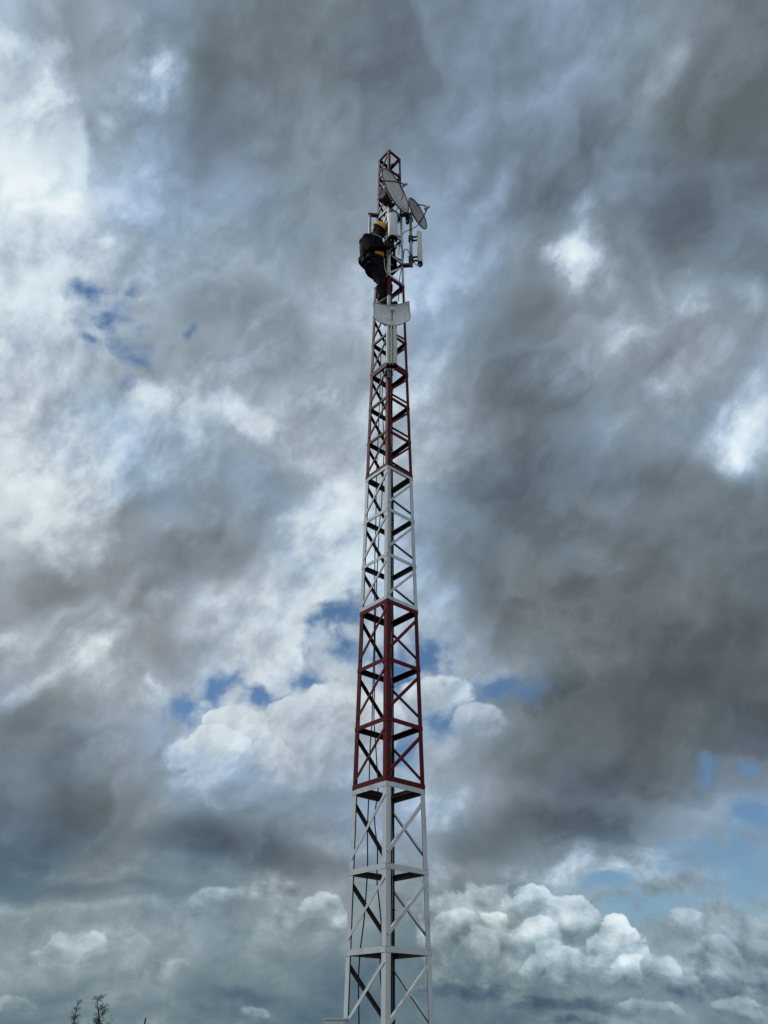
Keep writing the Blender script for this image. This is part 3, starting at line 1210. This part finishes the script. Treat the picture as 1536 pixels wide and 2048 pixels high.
round_dish(at(787.0, 384.5, corner(0, 11.6).y - .13), 35, .325, .34, 'large round grey dish antenna near the top of the tower, facing right',
           lambda z: corner(0, z) + DIRS[1] * .01, DISHGREY, (-155,), .20, (.20, .25))
round_dish(at(832.5, 429, ft.y - .04), 35, .228, .22, 'smaller round dish antenna held out on the right of the tower by the stand-off frame',
           right_pipe, RIGHTGREY, (88, -88), .19, (.16,))

# --- radio unit behind the dish
def radio_box(centre, n, w, h, d, label, mt, cat='radio unit', name='radio_unit'):
    s, u, n = frame_from(n)
    root = empty(name, centre - u * h / 2, label, cat)
    mb = MB()
    mb.box(centre, s, n, u, w, d, h, 0, .012)
    mb.build('housing', mt, root)
    mb = MB()
    for i in range(5):
        x = (i - 2) * w / 5.4
        mb.box(centre + s * x - n * (d / 2 + .008), s, n, u, .006, .016, h * .82)
    mb.build('cooling_fins', mt, root)
    mb = MB()
    for q in (-1, 1):
        p = centre + s * w * .22 * q - u * h / 2
        mb.tube([p, p - u * .03], .009, 8)
    mb.build('cable_gland', GALV, root)
    return root


radio_box(at(766.5, 390, D - .10), Vector((-.6, -.7, 0)), .10, .15, .06, 'dark radio box inside the tower behind the round dish', BLACKPL)

# --- jumper leads at the equipment level
def jump(pts, label, dy=0.0, r=.0055):
    cable_thing('jumper_cable', [at(px, py, Y) for px, py, Y in pts], r, RUBBER, label, group='jumper cables')


jump([(785, 474, 6.32), (792, 484, 6.34), (803, 494, 6.4), (807, 508, 6.48), (805, 530, 6.5), (800, 552, 6.52), (798, 580, 6.54), (797, 602, 6.6)],
     'black lead looping from under the smooth white panel into the tower')
jump([(836, 527, 6.56), (834, 531, 6.56), (824, 520, 6.55), (816, 501, 6.55), (809, 500, 6.56), (806, 514, 6.58)],
     'black lead arching from the narrow side panel to the right leg')
jump([(846, 434, 6.42), (838, 448, 6.48), (824, 458, 6.54), (808, 465, 6.58), (801, 480, 6.6), (797, 510, 6.62)],
     'thin lead sagging from the smaller round dish to the tower')
jump([(800, 372, 6.3), (806, 388, 6.35), (801, 405, 6.5), (790, 430, 6.6), (786, 470, 6.7)],
     'black lead running from the round dish feed down into the lattice')

# --- enclosure low on the left leg
zb = EYE.z + tan_el(2039) * 6.55
cbox = at(674, 2039, 6.47)
cbox.z = zb - .15
root = empty('equipment_box', cbox - UP * .15, 'pale grey equipment box fixed low on the left leg at the frame edge', 'box')
mb = MB()
sx = Vector((.97, -.22, 0)).normalized()
sy = UP.cross(sx)
mb.box(cbox, sx, sy, UP, .150, .11, .285, 0, .006)
mb.build('cabinet', BOXGREY, root)
mb = MB()
mb.box(cbox + UP * .149, sx, sy, UP, .166, .128, .010, 0, .004)
mb.build('lid', BOXGREY, root)
mb = MB()
mb.box(cbox - sy * .0625, sx, sy, UP, .125, .010, .24, 0, .004)
mb.build('door', BOXGREY, root)
mb = MB()
mb.box(cbox - sy * .07 + sx * .045, sx, sy, UP, .014, .014, .05)
mb.build('latch', DARKSTEEL, root)
mb = MB()
lp = corner(1, cbox.z)
v = lp - cbox
mb.box(cbox.lerp(lp, .62), v.normalized(), v.normalized().cross(UP), UP, v.length * .9, .03, .03)
mb.build('bracket', DARKSTEEL, root)

# ================================================================ the worker
ZF = z_of(605) + .004          # the crossbeam he stands on
YB = 6.49
FWD = Vector((.74, -.67, 0)).normalized()
RGT = Vector((FWD.y, -FWD.x, 0))     # his right hand side, towards the camera


def px_x(px, z, Y):
    e = math.atan2(z - EYE.z, Y)
    depth = Y / math.cos(e) * math.cos(e - PITCH)
    off = (math.sin(e - PITCH) / math.cos(e - PITCH)) * ROLL * FPX      # camera roll
    return (px - 768 - off * 1.0) * depth / FPX


def body_pt(px, h, side=0.0):
    """a point at height h above the beam, in the photo column px, 'side' metres to his right"""
    c = Vector((px_x(px + 4, ZF + h, YB), YB, ZF + h))
    return c + RGT * side


class Body:
    def __init__(self):
        self.mb = MB()
        self.seg = []          # (a, b, ra, rb, material)

    def limb(self, pts, rads, mat):
        pts = [Vector(p) for p in pts]
        fine = smooth_path(pts, 4)
        rr = []
        for i in range(len(pts) - 1):
            for k in range(4):
                t = k / 4
                rr.append(rads[i] * (1 - t) + rads[i + 1] * t)
        rr.append(rads[-1])
        self.mb.tube(fine, rr, 12)
        for p, r in ((fine[0], rr[0]), (fine[-1], rr[-1])):
            self.ball(p, (r, r, r))
        for a, b, ra, rb in zip(pts, pts[1:], rads, rads[1:]):
            self.seg.append((a, b, ra, rb, mat))

    def ball(self, c, r, axes=None, mat=None):
        axes = axes or (Vector((1, 0, 0)), Vector((0, 1, 0)), UP)
        N, Mv = 14, 9
        rows = []
        for j in range(1, Mv):
            th = math.pi * j / Mv
            rows.append([self.mb.bm.verts.new(c + axes[0] * (r[0] * math.sin(th) * math.cos(2 * math.pi * i / N)) + axes[1] * (r[1] * math.sin(th) * math.sin(2 * math.pi * i / N)) + axes[2] * (r[2] * math.cos(th))) for i in range(N)])
        tp = self.mb.bm.verts.new(c + axes[2] * r[2])
        bt = self.mb.bm.verts.new(c - axes[2] * r[2])
        for i in range(N):
            k = (i + 1) % N
            self.mb.face((tp, rows[0][i], rows[0][k]))
            self.mb.face((bt, rows[-1][k], rows[-1][i]))
            for a, b in zip(rows, rows[1:]):
                self.mb.face((a[i], b[i], b[k], a[k]))
        if mat is not None:
            self.seg.append((c, c + UP * .001, max(r), max(r), mat))

    def loft(self, rings, mat):
        """rings: (centre, half width to the side, half depth, side axis, forward axis)"""
        N = 24
        prev = None
        for (c, a, b, sx, fx) in rings:
            cur = [self.mb.bm.verts.new(c + sx * (a * math.cos(2 * math.pi * i / N)) + fx * (b * math.sin(2 * math.pi * i / N))) for i in range(N)]
            if prev is None:
                self.mb.face(cur[::-1])
            else:
                for i in range(N):
                    self.mb.face((prev[i], prev[(i + 1) % N], cur[(i + 1) % N], cur[i]))
            prev = cur
        self.mb.face(prev)
        for r0, r1 in zip(rings, rings[1:]):
            self.seg.append((r0[0], r1[0], min(r0[1], r0[2]) * 1.1, min(r1[1], r1[2]) * 1.1, mat))

    def build(self, name, mats, voxel=.007, fold_mats=()):
        from mathutils import noise
        o = self.mb.build(name, mats)
        md = o.modifiers.new('one surface', 'REMESH')
        md.mode = 'VOXEL'
        md.voxel_size = voxel
        md2 = o.modifiers.new('soften', 'SMOOTH')
        md2.factor = .5
        md2.iterations = 3
        dg = bpy.context.evaluated_depsgraph_get()
        dg.update()
        me = bpy.data.meshes.new_from_object(o.evaluated_get(dg))
        o.modifiers.clear()
        o.data = me
        me.materials.clear()
        for mt in mats:
            me.materials.append(mt)

        C = np.array([tuple(f.center) for f in me.polygons])
        best, idx = np.full(len(C), 1e9), np.zeros(len(C), int)
        for a, b, ra, rb, mt in self.seg:
            A_, AB = np.array(tuple(a)), np.array(tuple(b - a))
            t = np.clip(((C - A_) @ AB) / max(AB @ AB, 1e-9), 0, 1)
            d = np.linalg.norm(C - A_ - t[:, None] * AB, axis=1) - (ra + (rb - ra) * t)
            m_ = d < best
            best[m_], idx[m_] = d[m_], mt
        vm = {}
        for f, k in zip(me.polygons, idx):
            f.use_smooth = True
            f.material_index = int(k)
            if k in fold_mats:
                for v in f.vertices:
                    vm[v] = True
        cos = [v.co.copy() for v in me.vertices]
        nrm = [v.normal.copy() for v in me.vertices]
        for v in vm:
            co = cos[v]
            q = noise.noise(Vector((co.x * 14, co.y * 14, co.z * 9 + .7 * co.x))) * .009 + noise.noise(Vector((co.x * 26 + 5, co.y * 26, co.z * 40))) * .004
            cos[v] = co + nrm[v] * q
        me.vertices.foreach_set('co', [x for c in cos for x in c])
        me.update()
        return o


B = Body()
JACKET, TROUS, SK, GL, BT = 0, 1, 2, 3, 4
hipc = body_pt(751, .86)
# torso, leaning back with rounded shoulders
spine = [  # column, height, half width, half depth
    (750, .67, .140, .112), (749, .75, .168, .134), (749, .85, .162, .128), (750, .95, .155, .118), (749, 1.07, .168, .126),
    (747, 1.16, .180, .130), (746, 1.245, .172, .116), (747, 1.32, .128, .092), (749, 1.39, .078, .072)]
RINGS = []
for px, h, a, b in spine:
    RINGS.append((body_pt(px, h), a, b, RGT, FWD))
B.loft(RINGS[3:], JACKET)
B.loft(RINGS[:4], TROUS)
neck0, head = body_pt(749, 1.36), body_pt(753, 1.555)
B.limb([neck0, neck0.lerp(head, .55)], [.062, .056], SK)
hd = (FWD * .60 - UP * .62 - RGT * .10).normalized()            # looking down at his hands
hup = (UP - hd * UP.dot(hd)).normalized()
HR = hd.cross(hup).normalized()
B.ball(head, (.098, .076, .118), (hd, HR, hup), SK)
B.ball(head + hd * .045 - hup * .062, (.058, .054, .058), (hd, HR, hup), SK)      # jaw
B.limb([head + hd * .092 + hup * .012, head + hd * .118 - hup * .022], [.010, .016], SK)   # nose
B.limb([head + hd * .098 - hup * .052 - HR * .02, head + hd * .098 - hup * .052 + HR * .02], [.010, .010], SK)   # lips
for sgn in (-1, 1):
    B.ball(head + HR * .076 * sgn - hd * .005 - hup * .012, (.022, .012, .032), (hd, HR, hup), SK)   # ears
    B.ball(head + hd * .082 + HR * .034 * sgn + hup * .012, (.016, .018, .012), (hd, HR, hup), SK)   # brow and eye
# collar
B.limb([body_pt(744, 1.37, .05), body_pt(752, 1.37, .03), body_pt(756, 1.365, -.03)], [.03, .026, .026], JACKET)
# legs
for sgn, (kx, ax, tx) in ((1, (766, 764, 775)), (-1, (765, 766, 781))):
    sd_ = .072 * sgn
    hip = body_pt(751, .74, sd_)
    knee = body_pt(kx, .43, sd_ * .85)
    ank = body_pt(ax, .11, sd_ * .7)
    B.limb([hip, hip.lerp(knee, .5) + FWD * .012, knee, knee.lerp(ank, .35) - FWD * .014, knee.lerp(ank, .8), ank - UP * .02], [.092, .076, .060, .058, .048, .052], TROUS)
    heel = ank - UP * .066 - FWD * .04
    ball_ = ank - UP * .070 + FWD * .075
    toe = ank - UP * .074 + FWD * .135
    B.limb([ank + UP * .035, ank - UP * .03], [.050, .048], BT)
    B.limb([heel, ball_, toe], [.038, .038, .028], BT)
# arms
sh_r = body_pt(747, 1.235, .165)
sh_l = body_pt(747, 1.255, -.165)
hand_r = at(781, 493, 6.325)
hand_l = at(788, 506, 6.46)
el_r = min((at(742, 498, 6.10 + .01 * i) for i in range(45)), key=lambda p: abs((p - sh_r).length - .31))
el_l = body_pt(763, .99, -.20)
for sh, el, hd_ in ((sh_r, el_r, hand_r), (sh_l, el_l, hand_l)):
    wr = hd_ - (hd_ - el).normalized() * .085
    B.limb([sh - UP * .01, sh.lerp(el, .5), el], [.072, .060, .052], JACKET)
    B.limb([el, el.lerp(wr, .5), wr], [.052, .047, .036], JACKET)


def hand(wrist, dirn, palm_n, grip_c, mat, thumb_side):
    """palm, four unequal fingers bending round grip_c and a thumb leaving the side of the palm"""
    d = dirn.normalized()
    across = d.cross(palm_n).normalized()
    B.limb([wrist, wrist + d * .03], [.030, .032], mat)
    for k, (ofs, ln) in enumerate(((-.030, .072), (-.010, .082), (.010, .076), (.030, .060))):
        a = wrist + d * .025 + across * ofs * .8
        kn = wrist + d * .088 + across * ofs
        p1 = kn + d * ln * .42 + palm_n * ln * .14
        p2 = p1 + d * ln * .10 + palm_n * ln * .36
        p3 = p2 - d * ln * .22 + palm_n * ln * .22
        B.limb([a, kn], [.016, .012], mat)
        B.limb([kn, p1, p2, p3], [.0105, .0098, .0092, .008], mat)
    t0 = wrist + d * .035 + across * .030 * thumb_side
    t1 = wrist + d * .066 + across * .056 * thumb_side + palm_n * .014
    t2 = wrist + d * .092 + across * .058 * thumb_side + palm_n * .040
    B.limb([t0, t1, t2], [.014, .012, .0095], mat)


legdir = corner(0, hand_r.z)
hand(hand_r - (hand_r - el_r).normalized() * .085, hand_r - el_r, Vector((.2, 1, -.1)).normalized(), legdir, GL, 1)
hand(hand_l - (hand_l - el_l).normalized() * .085, hand_l - el_l, Vector((.5, -.8, .1)).normalized(), legdir, SK, -1)
person = B.build('person', [BLACKCLOTH, NAVYCLOTH, SKIN, GLOVE, BOOT], .0075, (0, 1))
tagged(person, 'worker in black clothes and yellow hard hat standing on the tower, reaching round its leg', 'person')


def rel(mb, name, mats, parent, label=None):
    return mb.build(name, mats, parent, label)


# --- hard hat
hc = head + hup * .045 - hd * .004
mb = MB()
N, Mv = 28, 9
rows = []
for j in range(Mv + 1):
    th = (math.pi / 2) * j / Mv
    ring = []
    for i in range(N):
        a = 2 * math.pi * i / N
        r = math.cos(th)
        bulge = 1 + .03 * math.cos(a) * r
        ring.append(mb.bm.verts.new(hc + hd * (.122 * r * math.cos(a) * bulge) + HR * (.100 * r * math.sin(a)) + hup * (.098 * math.sin(th) ** .92 if j else 0)))
    rows.append(ring)
for a, b in zip(rows, rows[1:]):
    for i in range(N):
        mb.face((a[i], a[(i + 1) % N], b[(i + 1) % N], b[i]), 0, True)
# crown ridge
for off in (-.018, 0, .018):
    pts = []
    for j in range(3, 22):
        th = math.pi * j / 24
        pts.append(hc + hd * (.120 * math.cos(th)) + hup * (.100 * math.sin(th)) + HR * off)
    mb.tube(pts, .005, 6)
hat = mb.build('hard_hat', HELMET, person)
mb = MB()
inn, out_, und = [], [], []
for i in range(N):
    a = 2 * math.pi * i / N
    peak = max(0, math.cos(a))
    ext = .012 + .044 * peak ** 2
    base = hc + hd * (.124 * math.cos(a)) + HR * (.101 * math.sin(a))
    o_ = (hd * math.cos(a) + HR * math.sin(a)).normalized()
    inn.append(mb.bm.verts.new(base - o_ * .006 + hup * .004))
    out_.append(mb.bm.verts.new(base + o_ * ext - hup * (.006 + .018 * peak)))
    und.append(mb.bm.verts.new(base - o_ * .006 - hup * .004))
for i in range(N):
    k = (i + 1) % N
    mb.face((inn[i], inn[k], out_[k], out_[i]), 0, True)
    mb.face((und[i], out_[i], out_[k], und[k]), 0, True)
brim = MB.build(mb, 'brim', HELMET, hat)
mb = MB()
for sgn in (-1, 1):
    mb.tube(smooth_path([hc + HR * .092 * sgn, head + HR * .076 * sgn - hup * .05, head + HR * .03 * sgn + hd * .04 - hup * .122], 4), .005, 5)
mb.build('chin_strap', BLACKPL, hat)


def torso_pt(h, ang, off):
    """on the jacket at height h; angle 0 = straight ahead, 90 = his right side"""
    for (c0, a0, b0, sx, fx), (c1, a1, b1, _, _), s0, s1 in zip(RINGS, RINGS[1:], spine, spine[1:]):
        if h <= s1[1] or s1 is spine[-1]:
            t = (h - s0[1]) / (s1[1] - s0[1])
            c, a, b = c0.lerp(c1, t), a0 + (a1 - a0) * t, b0 + (b1 - b0) * t
            return c + sx * ((a + off) * math.sin(ang)) + fx * ((b + off) * math.cos(ang))


def torso_patch(name, h0, h1, a0, a1, off, mt, parent, label=None, n=10, m_=14, skew=0.0):
    mb = MB()
    o_, i_ = [], []
    for j in range(n + 1):
        h = h0 + (h1 - h0) * j / n
        ro, ri = [], []
        for i in range(m_ + 1):
            a = R(a0 + (a1 - a0) * i / m_ + skew * j / n)
            ro.append(mb.bm.verts.new(torso_pt(h, a, off)))
            ri.append(mb.bm.verts.new(torso_pt(h, a, off - .012)))
        o_.append(ro)
        i_.append(ri)
    for j in range(n):
        for i in range(m_):
            mb.face((o_[j][i], o_[j][i + 1], o_[j + 1][i + 1], o_[j + 1][i]), 0, True)
            mb.face((i_[j][i], i_[j + 1][i], i_[j + 1][i + 1], i_[j][i + 1]), 0, True)
    for j in range(n):
        for i in (0, m_):
            mb.face((o_[j][i], o_[j + 1][i], i_[j + 1][i], i_[j][i]))
    for i in range(m_):
        for j in (0, n):
            mb.face((o_[j][i], o_[j][i + 1], i_[j][i + 1], i_[j][i]))
    return mb.build(name, mt, parent, label)


vest = torso_patch('vest_panel', .85, 1.02, 8, 50, .03, ORANGE, person, 'orange vest panel at his side')
torso_patch('reflective_band', 1.285, 1.31, -5, 55, .022, REFLECT, person)
mb = MB()
belt = [torso_pt(.83, R(a), .012) for a in range(0, 361, 12)]
for dz in (-.012, 0, .012):
    mb.tube([p + UP * dz for p in belt], .009, 6)
for sgn in (-1, 1):
    loop = []
    hip = body_pt(751, .66, .085 * sgn)
    for a in range(0, 361, 20):
        loop.append(hip + RGT * (.098 * math.cos(R(a))) + FWD * (.105 * math.sin(R(a))) + UP * (.05 * math.cos(R(a)) * sgn))
    mb.tube(loop, .011, 6)
    mb.tube(smooth_path([torso_pt(.83, R(70 * sgn), .014), torso_pt(1.1, R(52 * sgn), .014), torso_pt(1.27, R(60 * sgn), .012)], 4), .011, 6)
harness = mb.build('safety_harness', BLACKPL, person)
mb = MB()
mb.tube(smooth_path([torso_pt(.83, R(5), .02), at(770, 538, 6.40), at(775, 546, 6.38), corner(0, z_of(533)) + front_dir * .03, corner(0, z_of(530)) + DIRS[3] * .05], 6), .005, 6)
mb.build('lanyard', REFLECT, harness, 'pale webbing lanyard hooked round the front leg')
for h, a, s in ((.81, 112, .05), (.80, 78, .04)):
    mb = MB()
    c = torso_pt(h, R(a), .03)
    n_ = (c - torso_pt(h, R(a), -.05)).normalized()
    s_, u_, n_ = frame_from(n_)
    mb.box(c, s_, n_, u_, s * 1.4, .05, s * 1.6, 0, .015)
    mb.build('tool_pouch', PACKCLOTH, person)

# --- backpack
bp_c = body_pt(749, 1.19, 0) - FWD * .150
bp_up = (UP * .99 - FWD * .06).normalized()
bp_root = empty('backpack', bp_c - bp_up * .25, 'black backpack worn high on the back of the worker', 'backpack')


def soft_box(mb, c, ax, ay, az, sx, sy, sz, pw=4.0, n=18, m_=12):
    rows = []
    for j in range(m_ + 1):
        v = -math.pi / 2 + math.pi * j / m_
        row = []
        for i in range(n):
            u_ = 2 * math.pi * i / n
            def sg(x, p):
                return math.copysign(abs(x) ** p, x)
            p = 2 / pw
            row.append(mb.bm.verts.new(c + ax * (sx / 2 * sg(math.cos(v), p) * sg(math.cos(u_), p)) + ay * (sy / 2 * sg(math.cos(v), p) * sg(math.sin(u_), p)) + az * (sz / 2 * sg(math.sin(v), p))))
        rows.append(row)
    for a, b in zip(rows, rows[1:]):
        for i in range(n):
            mb.face((a[i], a[(i + 1) % n], b[(i + 1) % n], b[i]), 0, True)
    bmesh.ops.remove_doubles(mb.bm, verts=mb.bm.verts[:], dist=1e-5)


mb = MB()
soft_box(mb, bp_c, FWD, RGT, bp_up, .115, .28, .44)
mb.build('main_bag', PACKCLOTH, bp_root)
mb = MB()
soft_box(mb, bp_c - FWD * .045 - bp_up * .17 - RGT * .0, FWD, RGT, bp_up, .12, .26, .17, 3.2)
mb.build('pocket', PACKCLOTH, bp_root)
mb = MB()
soft_box(mb, bp_c + bp_up * .20 + FWD * .012, FWD, RGT, bp_up, .17, .29, .11, 3.2)
mb.build('lid', PACKCLOTH, bp_root)
for sgn in (-1, 1):
    mb = MB()
    path = smooth_path([bp_c + bp_up * .19 + RGT * .09 * sgn + FWD * .06, torso_pt(1.33, R(120 * sgn), .02), torso_pt(1.30, R(60 * sgn), .024), torso_pt(1.18, R(48 * sgn), .026), torso_pt(1.0, R(85 * sgn), .03), bp_c - bp_up * .18 + RGT * .12 * sgn + FWD * .05], 6)
    for dx in (-.012, 0, .012):
        mb.tube([p + RGT * dx for p in path], .008, 6)
    mb.build('strap', PACKCLOTH, bp_root)
mb = MB()
mb.tube(smooth_path([bp_c + bp_up * .23 + RGT * .04, bp_c + bp_up * .275, bp_c + bp_up * .23 - RGT * .04], 5), .007, 6)
mb.build('grab_handle', PACKCLOTH, bp_root)

# --- the black radio he works on, just under the smooth white panel
radio_box(at(779, 489, 6.345), Vector((-.25, -1, 0)), .12, .13, .06, 'black radio unit under the smooth white panel, held by the worker', BLACKPL)


# ================================================================ far trees and pole
LEAF = material('dark_foliage', (.045, .06, .04), .8, vary=.35, scale=1.2, spec=.2)


def tree(px, top_py, dist, spread, leaves, label, seed, lean=0.0, leaf=.16, low=.35):
    rr = random.Random(seed)
    tip = at(px, top_py, dist)
    H = tip.z
    base = Vector((tip.x - lean, dist, 0))
    root = empty('tree', base, label, 'tree', None)
    mb = MB()
    path = [base + Vector((lean * (t ** 1.6) + rr.uniform(-.06, .06), rr.uniform(-.08, .08), H * t * .97)) for t in [0, .12, .3, .5, .7, .85, 1]]
    mb.tube(smooth_path(path, 4), [.11 * (1 - .9 * i / 24) for i in range(25)], 8)
    limbs = []
    for i in range(34):
        t = rr.uniform(low, .98)
        k = int(t * 6)
        a = path[min(k, 5)].lerp(path[min(k, 5) + 1], t * 6 - int(t * 6)) if t < 1 else path[-1]
        an = rr.uniform(0, 2 * math.pi)
        ln = spread * (1.15 - t) * rr.uniform(.5, 1.1) + .12
        b = a + Vector((math.cos(an) * ln, math.sin(an) * ln, ln * rr.uniform(.35, 1.1)))
        c = a.lerp(b, .5) + Vector((0, 0, ln * .08))
        mb.tube([a, c, b], [.028 * (1.1 - t) + .006, .015 * (1.1 - t) + .005, .004], 5)
        limbs.append((a, b, ln))
    mb.build('trunk', BARK, root)
    mb = MB()
    for i in range(leaves):
        a, b, ln = rr.choice(limbs)
        p = a.lerp(b, rr.uniform(.35, 1.08)) + Vector((rr.gauss(0, .10), rr.gauss(0, .10), rr.gauss(0, .09))) * (ln + .25)
        s = leaf * rr.uniform(.5, 1.2)
        d = Vector((rr.gauss(0, 1), rr.gauss(0, 1), rr.gauss(-.3, .7))).normalized()
        w = d.cross(Vector((rr.gauss(0, 1), rr.gauss(0, 1), rr.gauss(0, 1)))).normalized()
        v = [mb.bm.verts.new(q) for q in (p, p + d * s * .5 + w * s * .22, p + d * s, p + d * s * .5 - w * s * .22)]
        mb.face(v)
    mb.build('crown', LEAF, root)
    return root


tree(196, 1994, 45, .8, 2200, 'dark sparse tree top leaning above the horizon at the lower left', 5, lean=-.5, low=.3, leaf=.07)
tree(158, 1996, 62, .5, 500, 'faint slender tree rising left of the darker tree', 8, lean=.1, leaf=.08, low=.45)
pt_ = at(291, 2038, 40)
root = empty('utility_pole', Vector((pt_.x, 40, 0)), 'small dark pole just showing at the bottom edge right of the trees', 'pole')
mb = MB()
mb.tube([Vector((pt_.x, 40, 0)), Vector((pt_.x, 40, pt_.z))], [.06, .035], 10)
mb.build('post', BARK, root)
mb = MB()
mb.tube([Vector((pt_.x, 40, pt_.z)), Vector((pt_.x, 40, pt_.z + .07))], [.022, .012], 8)
mb.build('insulator', DARKSTEEL, root)
